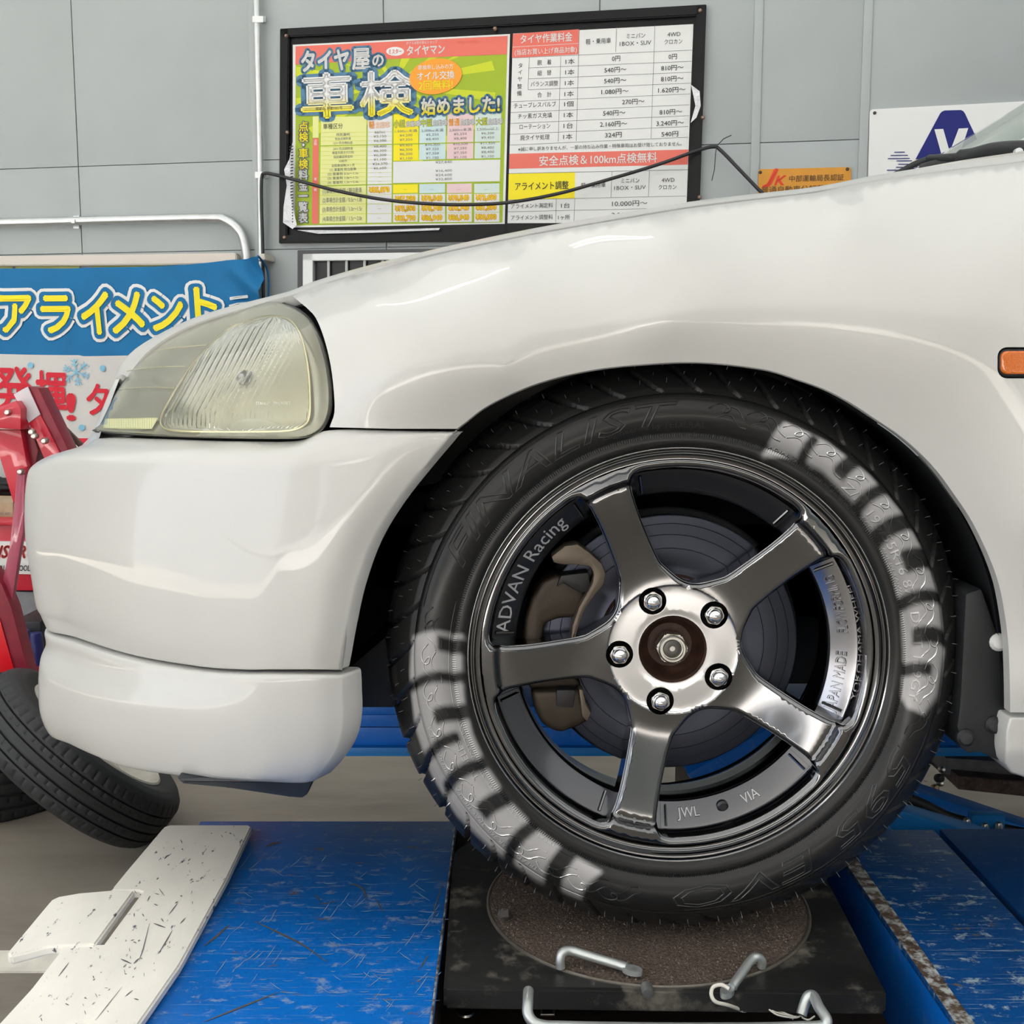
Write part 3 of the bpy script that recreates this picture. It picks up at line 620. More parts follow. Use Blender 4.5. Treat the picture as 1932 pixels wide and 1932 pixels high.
# ------------------------------------------------------------------ the car body
m_paint = mat('white_paint', (.50, .50, .485), .32, coat=.5, noise=.01, nscale=4, coatr=.02)
m_plast = mat('black_plastic', (.012, .013, .015), .55, noise=.15, nscale=15)
m_under = mat('underbody', (.008, .009, .011), .75, noise=.3, nscale=9)
m_gap = mat('gap_black', (.006, .006, .007), .5)  # near-black, puts the shade of gaps and holes into colour; pads share it
car = thing('car', 'white hatchback on the blue lift, seen from its front left side', 'car', (.17, 1.93, .30))
ctrl = [(1932,1300,1.080),(1932,1000,1.062),(1932,700,1.055),(1932,560,1.062),(1932,450,1.09),(1932,370,1.15),(1932,312,1.235),(1903,1350,1.088),(1892,1220,1.088),(1850,1015,1.088),(1730,849,1.088),
(2250,1300,1.075),(2250,800,1.045),(2250,500,1.07),(2250,330,1.18),(2250,250,1.25),
(1600,350,1.235),(1600,400,1.145),(1600,480,1.09),(1600,600,1.068),(1640,700,1.074),(1600,757,1.088),
(1448,700,1.088),(1262,388,1.23),(1262,440,1.135),(1262,520,1.09),(1262,600,1.072),(1262,683,1.088),(1120,700,1.088),
(950,452,1.24),(950,500,1.145),(950,570,1.095),(950,650,1.078),(950,710,1.078),(960,745,1.088),(860,812,1.092),
(700,512,1.28),(700,560,1.165),(700,640,1.108),(700,720,1.088),(740,800,1.086),
(560,552,1.335),(600,600,1.20),(620,680,1.135),(622,760,1.11),(622,806,1.103),
(520,568,1.34),(570,640,1.18),(560,800,1.118),(500,620,1.26),(450,760,1.165),(450,826,1.15),(400,640,1.32),(350,720,1.25),(330,825,1.205),(280,700,1.37),(250,823,1.285),(190,822,1.385),(240,712,1.42),(340,628,1.40),(440,592,1.375)]
FY = tps(ctrl, 1e-4)
def S_(u, v, back=0): return W(u, v, FY(u, v)+back)
def snorm(u, v):
    a = S_(u-2, v); b = S_(u+2, v); c = S_(u, v-2); d = S_(u, v+2)
    n = (b-a).cross(d-c).normalized(); return n if n.y < 0 else -n
def panel(name, outline, m, parent, step=14, edge=4, turn=.014, holes=(), fn=None, lip=None):
    """sheet following the body's side, rounded over and turned in along its edge"""
    holes = [dens(h, step*.6) for h in holes]
    out = dens(outline, step*.6); V, Fc, loops = cdt_panel(out, holes, step)
    fn = fn or S_; P = [fn(u, v) for u, v in V]
    # split edge: boundary ring -> rounded
    fs = [list(f) for f in Fc]; vs = list(P)
    cen = Vector((0, 0, 0))
    for li, L in enumerate(loops):
        n = len(L)
        for i in range(n):  # ring goes inward of the sheet
            pass
        base = len(vs); tn = []
        for i in L:
            vs.append(vs[i]+Vector((0, turn, 0)))
        for i in range(n):
            j = (i+1) % n; fs.append([L[i], L[j], base+j, base+i])
    me = mesh(name, vs, fs); bm = bmesh.new(); bm.from_mesh(me)
    bmesh.ops.recalc_face_normals(bm, faces=bm.faces)
    s = sum(f.normal.y*f.calc_area() for f in bm.faces)
    if s > 0: bmesh.ops.reverse_faces(bm, faces=bm.faces)
    be = [e for e in bm.edges if len(e.link_faces) == 2 and e.calc_face_angle(0) > math.radians(40)]
    if edge: bmesh.ops.bevel(bm, geom=be, offset=.0022, segments=3, affect='EDGES', profile=.5, clamp_overlap=True)
    bm.to_mesh(me); bm.free(); auto(me, 50)
    return part(name, me, m, parent)
arch_f = [(862,809),(880,795),(905,775),(935,757),(975,738),(1020,721),(1080,705),(1150,693),(1230,686),(1300,683),(1370,687),(1448,698),(1500,714),(1553,733),(1600,757),(1645,786),(1690,816),(1730,849),(1768,889),(1801,934),(1828,974),(1850,1015),(1870,1060),(1885,1104),(1895,1155),(1902,1210),(1905,1277),(1906,1344)]
top_f = [(2250,258),(2050,285),(1932,306),(1800,322),(1711,334),(1637,345),(1538,364),(1420,378),(1293,394),(1126,422),(1000,444),(850,475),(700,511),(600,540),(552,559)]
hl_rear = [(578,580),(596,600),(612,640),(624,690),(630,740),(631,778),(624,800),(622,806)]
sm = [(2.0,0)]
fender_out = cr(arch_f, 3)+[Vector((2250,1344))]+[Vector(p) for p in top_f]+cr(hl_rear, 3)+[Vector((740,809))]
fender_out = [Vector((p[0], p[1])) for p in fender_out]
# the side marker sits in an opening
def rrect(u0, v0, u1, v1, r, n=5):
    o = []
    for cx, cy, a0 in ((u1-r, v0+r, -90), (u1-r, v1-r, 0), (u0+r, v1-r, 90), (u0+r, v0+r, 180)):
        o += [Vector((cx+r*math.cos(math.radians(a0+90*k/n)), cy+r*math.sin(math.radians(a0+90*k/n)))) for k in range(n+1)]
    return o
panel('fender', fender_out, m_paint, car, step=15, holes=[rrect(1882, 655, 2020, 714, 18)], edge=0)
# rolled edge of the wheel arch
def edge_strip(name, pts, m, parent, inn, depth, fn=S_, wid=7, out=0):
    """arch lip: bead then turned inwards towards the wheel"""
    P = cr([(p[0], p[1], 0) for p in pts], 3); vs = []; n = len(P)
    for i, p in enumerate(P):
        t = (P[min(i+1, n-1)]-P[max(i-1, 0)]).normalized(); nx, ny = -t.y, t.x   # towards inside
        nx, ny = nx*inn, ny*inn
        for a, dy in ((-.3, .0005), (.0, .0015), (.35, .004), (.5, .008), (.2, .020), (-.2, depth)):
            q = (p.x+nx*wid*a, p.y+ny*wid*a); b = fn(p.x, p.y); vs.append(W(q[0], q[1], b.y+dy-out))
    k = 6; fs = [(i*k+j, i*k+j+1, (i+1)*k+j+1, (i+1)*k+j) for i in range(n-1) for j in range(k-1)]
    me = mesh(name, vs, fs); auto(me, 60); return part(name, me, m, parent)
edge_strip('arch_lip', arch_f, m_paint, car, 1, .03, wid=6)
# the wheel housing: black liner that follows the arch inwards
bump_arch = [(862,812),(835,838),(804,877),(775,912),(748,948),(724,985),(703,1022),(685,1067),(669,1115),(659,1160),(651,1209),(643,1264)]
lip_arch = [(650,1272),(651,1310),(650,1345),(640,1395),(618,1436),(590,1470)]
lin = bump_arch[::-1]+arch_f[1:]
def bare(pts, Y0, Y1, name, m, steps=6, grow=1.0, fn=None):
    P = cr([(p[0], p[1], 0) for p in pts], 2); vs = []
    for p in P:
        b = (fn or S_)(p.x, p.y)
        for k in range(steps+1):
            y = Y0+(Y1-Y0)*k/steps; c = Vector((.171, y, .618)); q = Vector((b.x, y, b.z)); d = (q-c)
            vs.append(c+d*(1+grow*min(1, k*.5)))
    n = len(P); k = steps+1
    fs = [(i*k+j, i*k+j+1, (i+1)*k+j+1, (i+1)*k+j) for i in range(n-1) for j in range(steps)]
    me = mesh(name, vs, fs); auto(me, 60); return part(name, me, m, car)
bare(lin, 1.108, 1.50, 'wheel_liner', m_plast, grow=.04)
ik = Ink()  # inner end of the housing
P = [S_(*p) for p in lin]; c_ = Vector((.171, 1.5, .618)); vs = [Vector((.171+(q.x-.171)*1.04, 1.5, .618+(q.z-.618)*1.04)) for q in P]
ik.add(vs+[Vector((.171, 1.5, .60))], [(i, i+1, len(vs)) for i in range(len(vs)-1)]); ik.build('housing_wall', m_under, car)
prism('liner_front', [(560,1275),(653,1264),(728,1200),(748,1334),(738,1336),(640,1336),(560,1330)], 1.30, .12, m_plast, car, .004)
# underbody mass
zb = W(700, 1333, 1.42).z
box('underbody', (1.0, 1.97, zb+.13), (3.3, .94, .26), m_under, car, bev=.03)
box('front_subframe', (-.38, 1.93, .56), (.28, 1.2, .2), m_under, car, bev=.04)
# bumper: rows of (u, v, Y) over the side and corner, then on round the nose
def mir(p): return Vector((p[0], 3.86-p[1], p[2]))
def brow(vis, hid):
    r = [W(*p) for p in vis]+[Vector(h) for h in hid]
    return r+[mir(p) for p in r[::-1][1:]]
def nose(p, dx=.045, z=None):
    q = W(*p); z = q.z if z is None else z
    return [(q.x-dx*.62, q.y+.20, z), (q.x-dx, 1.93, z)]
R = [
 [(858,815,1.094),(740,813,1.092),(620,812,1.106),(560,832,1.125),(430,833,1.163),(302,829,1.235),(190,827,1.385),(163,840,1.50)],
 [(853,819,1.088),(735,820,1.086),(612,824,1.100),(545,840,1.115),(425,841,1.155),(290,838,1.225),(172,838,1.36),(140,849,1.49)],
 [(846,827,1.088),(730,832,1.083),(600,838,1.094),(530,852,1.104),(415,855,1.140),(272,853,1.205),(145,850,1.33),(98,858,1.46)],
 [(838,837,1.088),(722,852,1.080),(590,862,1.086),(515,872,1.098),(405,875,1.130),(258,876,1.195),(125,868,1.31),(62,878,1.43)],
 [(800,882,1.088),(700,900,1.078),(575,910,1.084),(500,915,1.097),(395,918,1.128),(248,918,1.192),(115,912,1.300),(50,905,1.41)],
 [(748,948,1.088),(664,965,1.076),(556,975,1.082),(486,980,1.096),(388,983,1.127),(243,984,1.190),(110,980,1.295),(46,970,1.405)],
 [(703,1022,1.088),(630,1040,1.076),(538,1046,1.082),(474,1050,1.096),(382,1052,1.127),(240,1050,1.190),(110,1040,1.293),(50,1030,1.40)],
 [(672,1108,1.088),(606,1120,1.077),(524,1126,1.083),(464,1130,1.097),(376,1130,1.128),(240,1122,1.191),(118,1106,1.292),(60,1092,1.395)],
 [(654,1190,1.090),(594,1200,1.079),(516,1204,1.085),(458,1206,1.099),(374,1204,1.130),(243,1186,1.192),(128,1160,1.29),(68,1140,1.39)],
 [(645,1240,1.092),(588,1240,1.081),(512,1241,1.087),(456,1241,1.101),(374,1236,1.132),(246,1216,1.194),(136,1180,1.29),(76,1156,1.385)],
 [(640,1265,1.094),(586,1264,1.083),(510,1264,1.089),(455,1264,1.103),(374,1258,1.135),(248,1236,1.197),(142,1203,1.29),(88,1182,1.38)],
]
def bump_sheet(name, rows, m, th, cut=None):
    rr = [brow(r, nose(r[-1], .05 if i > 1 else .03)) for i, r in enumerate(rows)]
    vs, fs, nr, nc = surf(rr, 10, 4); me = mesh(name, vs, fs); bm = bmesh.new(); bm.from_mesh(me); bmesh.ops.recalc_face_normals(bm, faces=bm.faces)
    # outer boundary turned inwards
    c = Vector((.3, 1.93, .75)); be = [e for e in bm.edges if len(e.link_faces) == 1]
    r = bmesh.ops.extrude_edge_only(bm, edges=be)
    for g in r['geom']:
        if isinstance(g, bmesh.types.BMVert):
            d = Vector((.5, 0, 0))+Vector((0, 1.93-g.co.y, 0)).normalized()*.9; g.co += d.normalized()*th
    f0 = max(bm.faces, key=lambda f: -f.calc_center_median().x)
    bmesh.ops.recalc_face_normals(bm, faces=bm.faces)
    if f0.normal.x > 0: bmesh.ops.reverse_faces(bm, faces=bm.faces)
    es = [e for e in bm.edges if len(e.link_faces) == 2 and e.calc_face_angle(0) > math.radians(50)]
    bmesh.ops.bevel(bm, geom=es, offset=.003, segments=3, affect='EDGES', profile=.5, clamp_overlap=True)
    bm.to_mesh(me); bm.free(); auto(me, 55); return part(name, me, m, car)
bump_sheet('bumper', R, m_paint, .016)
edge_strip('bumper_arch_lip', bump_arch[::-1], m_paint, car, 1, .03, fn=lambda u, v: W(u, v, 1.0885), wid=6)
Lr = [
 [(640,1271,1.094),(586,1270,1.086),(510,1269,1.092),(455,1268,1.106),(374,1262,1.138),(248,1240,1.199),(144,1208,1.292),(92,1183,1.385)],
 [(646,1275,1.086),(590,1275,1.078),(512,1275,1.083),(456,1275,1.096),(374,1270,1.128),(246,1250,1.189),(138,1217,1.283),(85,1190,1.378)],
 [(648,1290,1.086),(592,1292,1.077),(512,1294,1.081),(456,1295,1.094),(372,1292,1.125),(242,1276,1.188),(134,1246,1.286),(87,1214,1.383)],
 [(649,1318,1.087),(592,1322,1.078),(512,1326,1.081),(454,1328,1.092),(368,1328,1.120),(234,1316,1.180),(122,1284,1.274),(76,1244,1.374)],
 [(650,1348,1.088),(592,1358,1.079),(510,1366,1.082),(452,1368,1.092),(364,1370,1.120),(230,1360,1.181),(118,1330,1.273),(73,1290,1.371)],
 [(646,1385,1.090),(590,1398,1.082),(508,1408,1.085),(450,1410,1.095),(362,1412,1.124),(230,1398,1.185),(120,1366,1.276),(75,1332,1.370)],
 [(634,1418,1.093),(584,1436,1.088),(506,1446,1.092),(448,1446,1.102),(360,1444,1.132),(232,1426,1.193),(126,1388,1.281),(84,1360,1.372)],
 [(612,1450,1.10),(576,1462,1.098),(503,1468,1.102),(446,1466,1.113),(360,1462,1.142),(236,1444,1.201),(134,1404,1.288),(93,1374,1.376)],
 [(590,1474,1.115),(566,1477,1.112),(500,1475,1.118),(446,1472,1.130),(362,1466,1.158),(240,1447,1.214),(140,1406,1.298),(98,1374,1.385)],
]
bump_sheet('front_lip', Lr, m_paint, .03)
prism('air_dam', [(330,1468),(400,1466),(590,1470),(588,1478),(580,1500),(570,1507),(545,1505),(430,1488),(345,1480)], 1.13, .35, mat('air_dam_black', (.014, .018, .026), .35, noise=.2), car, .004)
for u, v in ((655,1282),(652,1352)):
    lathe('clip', [(0,.004),(.006,.004),(.0085,.001),(.0085,-.004)], 14, Matrix.Translation(W(u+1, v, 1.11)) @ Vector((.6,-.8,0)).to_track_quat('Z','Y').to_matrix().to_4x4(), m_plast, car)
# hood
HA = [(240,711,1.425),(250,697,1.425),(276,666,1.415),(315,637,1.405),(368,610,1.395),(434,589,1.38),(511,567,1.35),(552,556,1.34),(600,538,1.325),(700,508,1.29),(850,472,1.272),(1000,441,1.256),(1126,419,1.248),(1293,391,1.243),(1420,375,1.242),(1538,361,1.242),(1637,342,1.245),(1711,331,1.247),(1800,319,1.25),(1932,303,1.255),(2050,282,1.26)]
HB = [(219,713,1.50),(229,688,1.50),(258,657,1.50),(312,625,1.50),(368,600,1.49),(434,579,1.47),(511,561,1.45),(555,549,1.43),(600,531,1.41),(700,503,1.38),(850,467,1.36),(1000,436,1.345),(1126,414,1.34),(1293,386,1.335),(1420,371,1.33),(1538,357,1.33),(1637,337,1.33),(1711,325,1.33),(1800,309,1.33),(1932,289,1.33),(2050,272,1.33)]
rows = []
for i, (a, b) in enumerate(zip(HA, HB)):
    A = W(*a); B = W(*b); f = max(0, 1-i/6)
    m1 = A.lerp(B, .45)+Vector((0, 0, .0035)); 
    r = [A, m1, B, Vector((B.x-.03*f, 1.66, B.z+.018*(1-f)+.004)), Vector((B.x-.045*f, 1.93, B.z+.024*(1-f)+.005))]
    if i > 17: r = [A, m1, B, Vector((B.x*1-.0, 1.66, B.z+.012)), Vector((B.x-.06, 1.93, B.z+.014))]
    rows.append(r+[mir(p) for p in r[::-1][1:]])
vs, fs, nr, nc = surf(rows, 6, 3); me = mesh('hood', vs, fs); bm = bmesh.new(); bm.from_mesh(me); bmesh.ops.recalc_face_normals(bm, faces=bm.faces)
be = [e for e in bm.edges if len(e.link_faces) == 1]; r = bmesh.ops.extrude_edge_only(bm, edges=be)
for g in r['geom']:
    if isinstance(g, bmesh.types.BMVert): g.co += Vector((.006, .004 if g.co.y < 1.93 else -.004, -.012))
bmesh.ops.recalc_face_normals(bm, faces=bm.faces)
f0 = max(bm.faces, key=lambda f: f.calc_center_median().z)
if f0.normal.z < 0: bmesh.ops.reverse_faces(bm, faces=bm.faces)
bm.to_mesh(me); bm.free(); auto(me, 50); part('hood', me, m_paint, car)
# dark engine bay and grille mass under the hood; keeps gaps dark
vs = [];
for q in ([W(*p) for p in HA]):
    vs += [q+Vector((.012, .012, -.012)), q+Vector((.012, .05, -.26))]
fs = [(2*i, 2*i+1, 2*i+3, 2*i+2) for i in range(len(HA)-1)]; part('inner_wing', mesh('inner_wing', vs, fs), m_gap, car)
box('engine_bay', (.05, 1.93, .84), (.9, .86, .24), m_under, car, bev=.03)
rows = [brow([(222,720,1.50)], nose((222,720,1.50), .03))[0:]]
gv = [[(226,714,1.47),(219,719,1.50)],[(214,745,1.45),(206,748,1.50)],[(200,785,1.43),(190,786,1.50)],[(188,824,1.40),(172,822,1.50)],[(180,836,1.39),(150,846,1.50)]]
rr = [brow(r, nose(r[-1], .04)) for r in gv]; vs, fs, nr, nc = surf(rr, 8, 3); me = mesh('nose_panel', vs, fs); auto(me, 60); part('nose_panel', me, m_paint, car)
# side marker
panel('side_marker', rrect(1884.5, 657.5, 2018, 711.5, 17), m_plast, car, step=12, turn=.01)
m_amb = mat('amber_lens', (.55, .12, .004), .12, coat=1, bump=.8, bscale=500, bdist=.001)
mk = panel('marker_lens', rrect(1890, 662, 2012, 706, 12), m_amb, car, step=8, turn=.008, fn=lambda u, v: W(u, v, FY(u, v)-.003))
# rocker, splash guard and rear liner
panel('rocker', [Vector(p) for p in ((1906,1354),(3100,1354),(3100,1600),(2250,1520),(2000,1476),(1932,1466),(1908,1458),(1897,1440),(1899,1380))], m_paint, car, step=14, turn=.03, fn=lambda u, v: W(u, v, 1.085+max(0, v-1420)*.0003))
prism('splash_guard', [(1853,1110),(1880,1190),(1898,1290),(1901,1345),(1899,1380),(1897,1432),(1885,1436),(1850,1420),(1828,1422),(1812,1410),(1806,1370),(1812,1320),(1818,1200),(1822,1120)], 1.112, .16, m_plast, car, .004)
prism('rocker_end', [(1830,1420),(1850,1418),(1897,1436),(1908,1460),(1932,1467),(2100,1495),(2100,1440),(1900,1380)], 1.12, .10, mat('dirty_primer', (.28, .26, .23), .7, noise=.5, nscale=40), car, .003)
for u, v in ((1822,1392),(1876,1368),(1884,1212)):
    lathe('clip', [(0,.005),(.006,.004),(.009,.001),(.0095,-.004)], 14, Matrix.Translation(W(u, v, 1.11)) @ Vector((-.15,-1,.1)).to_track_quat('Z','Y').to_matrix().to_4x4(), m_plast if v > 1300 else m_paint, car)
# cabin: door, screen, pillar, roof
panel('door', [Vector(p) for p in ((2258,262),(3100,200),(3100,1354),(2258,1354))], m_paint, car, step=60, turn=.02, fn=lambda u, v: W(u, v, FY(2250, v)+.001))
m_glass = mat('windscreen_glass', (.50, .66, .56), .02, trans=.6, ior=1.05, coat=.3, alpha=.6)
def scr(t, s):  # t along the base to the near pillar, s up
    base = [W(1776, 292, 1.93), W(1830, 285, 1.62), W(1980, 262, 1.36), W(2060, 255, 1.27)]
    b = cr(base, 8); i = min(len(b)-1, int(t*(len(b)-1)+.5)); p = b[i]
    return p+Vector((.62, 0, .375))*s
vs = []; n = 24
tt = [i/n for i in range(n+1)]
for t in tt:
    for k in range(9): vs.append(scr(t, k/8))
mm = [mir(p) for p in vs]
for VV, nm in ((vs, 0), (mm, 1)):
    pass
V2 = [vs[i*9+k] for i in range(n, -1, -1) for k in range(9)]+[mm[i*9+k] for i in range(1, n+1) for k in range(9)]
fs = [(i*9+k, (i+1)*9+k, (i+1)*9+k+1, i*9+k+1) for i in range(2*n) for k in range(8)]
me = mesh('windscreen', V2, fs); auto(me, 60); part('windscreen', me, m_glass, car)
top = [scr(t, 1) for t in tt[::-1]]+[mir(scr(t, 1)) for t in tt[1:]]
ik = Ink(); ik.add([p+Vector((0, 0, 0)) for p in top]+[p+Vector((1.0, 0, .09 if abs(p.y-1.93) < .6 else .06)) for p in top], [(i, i+1, len(top)+i+1, len(top)+i) for i in range(len(top)-1)]); ik.build('roof', m_paint, car, smooth=True)
for sgn in (0, 1):
    pts = [scr(1, k/8)+Vector((.01, -.012, -.004)) for k in range(9)]; pts = [mir(p) for p in pts] if sgn else pts; tube('pillar', pts, .026, m_paint, car, 10)
# cowl and wipers
cw = [W(1690,343,1.80), W(1740,322,1.75), W(1800,303,1.6), W(1900,296,1.45), W(2060,280,1.30)]
ik = Ink(); ik.add(cw+[p+Vector((.12, .02, -.02)) for p in cw], [(i, i+1, len(cw)+i+1, len(cw)+i) for i in range(len(cw)-1)]); ik.build('cowl', m_plast, car)
tube('wiper_blade', cr([W(1655,342,1.62), W(1690,329,1.60), W(1730,308,1.58), W(1770,297,1.56), W(1820,298,1.54)], 6), .0045, m_plast, car, 8)
tube('wiper_arm', cr([W(1752,299,1.56), W(1790,297,1.52), W(1830,293,1.5), W(1870,283,1.47), W(1920,279,1.43), W(1975,280,1.40)], 6), [.005]*9+[.009]*22, m_plast, car, 8)
tube('wiper_blade', cr([W(1740,321,1.56), W(1790,306,1.53), W(1850,300,1.5), W(1932,290,1.46), W(1990,283,1.43)], 6), .009, m_plast, car, 8)
lathe('wiper_pivot', [(0,.006),(.005,.005),(.006,0)], 12, Matrix.Translation(W(1920,289,1.41)) @ Vector((0,-1,.2)).to_track_quat('Z','Y').to_matrix().to_4x4(), mat('galvanised', (0,0,0)), car)
# ---- headlight
hlo = [(183,814),(191,800),(207,768),(222,738),(244,706),(276,669),(315,640),(368,613),(434,592),(490,574),(511,570),(540,575),(574,594),(596,622),(612,664),(622,715),(624,764),(616,797),(598,818),(566,827),(500,828),(434,827),(302,823)]
hl = [Vector((p.x, p.y)) for p in cr([(x, y, 0) for x, y in hlo], 3, True)]
m_lens = mat('yellowed_lens', (.95, .95, .86), .05, trans=.95, ior=1.12, coat=.4)
m_hlb = mat('lamp_grey_housing', (.36, .355, .30), .2, .6, noise=.12, nscale=20)
m_chr = mat('chrome', (.78, .78, .78), .08, 1.0)
m_refl = mat('reflector', (.26, .26, .25), .2, 1.0)
hg = panel('headlight', [Vector((400+(p.x-400)*1.012, 715+(p.y-715)*1.02)) for p in hl], m_gap, car, step=14, turn=.05, edge=0, fn=lambda u, v: W(u, v, FY(u, v)+.026))
def depthin(u, v): return min(1, segd([(p.x, p.y) for p in hl], u, v)/34)
o = panel('lamp_housing', [Vector((400+(p.x-400)*.985, 712+(p.y-712)*.975)) for p in hl], m_hlb, hg, step=9, turn=.01, edge=0, fn=lambda u, v: W(u, v, FY(u, v)+.006+.013*math.sin(depthin(u, v)*PI/2)))
# main reflector bowl
rf = [(305,790),(318,760),(345,715),(378,672),(410,640),(438,618),(470,606),(495,600),(520,598),(545,604),(562,622),(575,655),(583,700),(586,745),(585,785),(575,803),(545,813),(480,815),(400,815),(330,813),(308,806)]
rfp = [Vector((p.x, p.y)) for p in cr([(x, y, 0) for x, y in rf], 3, True)]
def bowl(u, v):
    r = min(1, segd([(p.x, p.y) for p in rfp], u, v)/90); return W(u, v, FY(u, v)+.014+.085*(1-(1-r)**2))
panel('reflector_bowl', rfp, m_refl, hg, step=8, turn=.002, edge=0, fn=bowl)
lathe('bulb', [(0,.03),(.006,.028),(.009,.02),(.009,-.03)], 16, Matrix.Translation(W(490, 715, FY(490,715)+.05)) @ Vector((-.6,-1,0)).to_track_quat('Z','Y').to_matrix().to_4x4(), mat('bulb_cap', (.25,.25,.25), .25, .8), hg)
# inner fluted diffuser with its slanting ribs
m_flute = mat('fluted_lens', (.90, .90, .82), .05, trans=1, ior=1.18)
def slant(u, v): return (u-480)*.86+(v-715)*(.5-.0005*(u-480))*(.9 if v < 790 else .0)
def flute(u, v):
    per = 8.5 if v > 790 else 11.0
    s = ((u-480)+(max(0, 790-v))*(-.55)*-1*(-1) if v <= 790 else (u-480))
    ph = s/per; w = abs(math.sin(PI*ph)); return W(u, v, FY(u, v)+.0095-.0022*w)
# dense strip mesh for the ribs
def fluted(name, outline, step_u, m, parent, off=.009, amp=.0024, vsplit=782, sl=.55, per=11.0, per2=8.4):
    us = [p.x for p in outline]; vsx = [p.y for p in outline]; vs = []; fs = []; idx = {}
    nv = 34; v0, v1 = min(vsx), max(vsx)
    def span(v):
        xs = []
        n = len(outline)
        for i in range(n):
            a, b = outline[i], outline[(i+1) % n]
            if (a.y > v) != (b.y > v): xs.append(a.x+(v-a.y)*(b.x-a.x)/(b.y-a.y))
        return (min(xs), max(xs)) if len(xs) > 1 else None
    prev = None; N = int((max(us)-min(us))/step_u)
    for j in range(nv+1):
        v = v0+.6+(v1-v0-1.2)*j/nv; sp = span(v)
        if not sp: continue
        row = []
        for i in range(N+1):
            u = sp[0]+(sp[1]-sp[0])*i/N
            s = u-480+(v-vsplit)*sl if v < vsplit else u-480; pr_ = per if v < vsplit else per2
            w = abs(math.sin(PI*s/pr_)); row.append(len(vs)); vs.append(W(u, v, FY(u, v)+off-amp*w))
        if prev:
            for i in range(N): fs.append((prev[i], prev[i+1], row[i+1], row[i]))
        prev = row
    me = mesh(name, vs, fs); auto(me, 60); return part(name, me, m, parent)
fluted('fluted_diffuser', rfp, 1.35, m_flute, hg)
sg2 = [Vector(p) for p in ((200,790),(228,789),(280,788),(300,789),(288,810),(240,811),(196,808))]
fluted('fluted_diffuser', sg2, 1.2, mat('fluted_amber', (.75,.76,.45), .1, .3), hg, off=.006, amp=.002, vsplit=0, per2=4.4)
tube('reflector_rim', [W(p.x, p.y, FY(p.x, p.y)+.006) for p in rfp], .0011, mat('rim_gold', (.75,.7,.45), .2, .6), hg, 6, closed=True)
bzl = [Vector((400+(p.x-400)*.94, 714+(p.y-714)*.90)) for p in hl]
panel('lens', hl, m_lens, hg, step=12, turn=.012, fn=lambda u, v: W(u, v, FY(u, v)-.0015))
ik = Ink(); ptext(ik, 'STANLEY  7PHJ 9190T', 516, 762, 7, 70, P=lambda u, v: W(u, v, FY(u, v)+.004), ax=Vector((.97,-.2,0)).normalized(), nw=Vector((-.2,-.97,0))); o = ik.build('lettering', mat('print_lens', (.75,.75,.72), .4), hg); o['kind'] = 'stuff'
for a, b, c, d in ((262,668,390,652),(240,700,350,692),(226,735,330,733)):
    tube('lens_line', [W(a+(c-a)*t/8, b+(d-b)*t/8-3*math.sin(PI*t/8), FY(a+(c-a)*t/8, b+(d-b)*t/8)+.004) for t in range(9)], .0007, mat('rim_gold', (0,0,0)), hg, 4)
# ------------------------------------------------------------------ front left wheel
HX, HY, HZ = .1714, 1.12, HC-.2873
MW = Matrix.Translation((HX, HY, HZ)) @ Matrix.Rotation(PI/2, 4, 'X')   # local x right, local z towards the camera, local y up
MW = Matrix.Translation((HX, HY, HZ)) @ Matrix(((1,0,0,0),(0,0,-1,0),(0,1,0,0),(0,0,0,1))) @ Matrix.Rotation(math.radians(-1.0), 4, 'X') @ Matrix.Rotation(math.radians(0), 4, 'Y')
m_rub_t = mat('tyre_rubber', (.0115, .0114, .0115), .34, noise=.1, nscale=12, spec=.32, bump=.05, bscale=250, bdist=.0006, coat=.08, coatr=.12)
m_hyper = mat('hyper_black', (.155, .158, .166), .12, 1.0, noise=.05, nscale=14, coat=.3)
m_lipm = mat('machined_lip', (.78, .78, .80), .3, 1.0, noise=.06, nscale=60, aniso=.3)
m_barrel = mat('barrel_black', (.035, .037, .042), .25, .6)
m_mach = mat('machined_face', (.72, .73, .76), .26, 1.0, aniso=.6, noise=.05, nscale=8)
AX = lambda r, a: (r, a)
# rim lip and barrel (axial positive = towards the camera)
lathe_lip = [(.2168,.0014),(.2158,.0010),(.2150,-.0012),(.2142,-.0022),(.2128,-.0024),(.2118,-.001),(.2108,-.001),(.2098,-.003),(.2090,-.007),(.2082,-.0075),(.2050,-.0075)]
wh = lathe('wheel', [(.2245,-.010),(.2250,-.004),(.2240,.0),(.2222,.0016),(.2168,.0016)], 160, MW, m_lipm, car)
lathe('inner_lip', lathe_lip, 160, MW, m_hyper, wh)
lathe('rim_barrel', [(.2245,-.010),(.2200,-.016),(.2170,-.03),(.2150,-.05),(.205,-.06),(.190,-.075),(.182,-.085),(.181,-.12),(.192,-.15),(.205,-.17),(.2085,-.18),(.214,-.19),(.2225,-.192),(.2225,-.196)], 128, MW, m_barrel, wh)
lathe('barrel_inside', [(.1965,-.014),(.1963,-.021),(.1950,-.0262),(.1930,-.0300),(.1905,-.0315),(.1700,-.0452),(.1682,-.0478),(.1680,-.052),(.1680,-.075),(.175,-.085),(.176,-.115),(.188,-.150),(.202,-.172),(.202,-.195)], 128, MW, mat('barrel_dark_polish', (.10, .102, .11), .16, 1.0), wh)
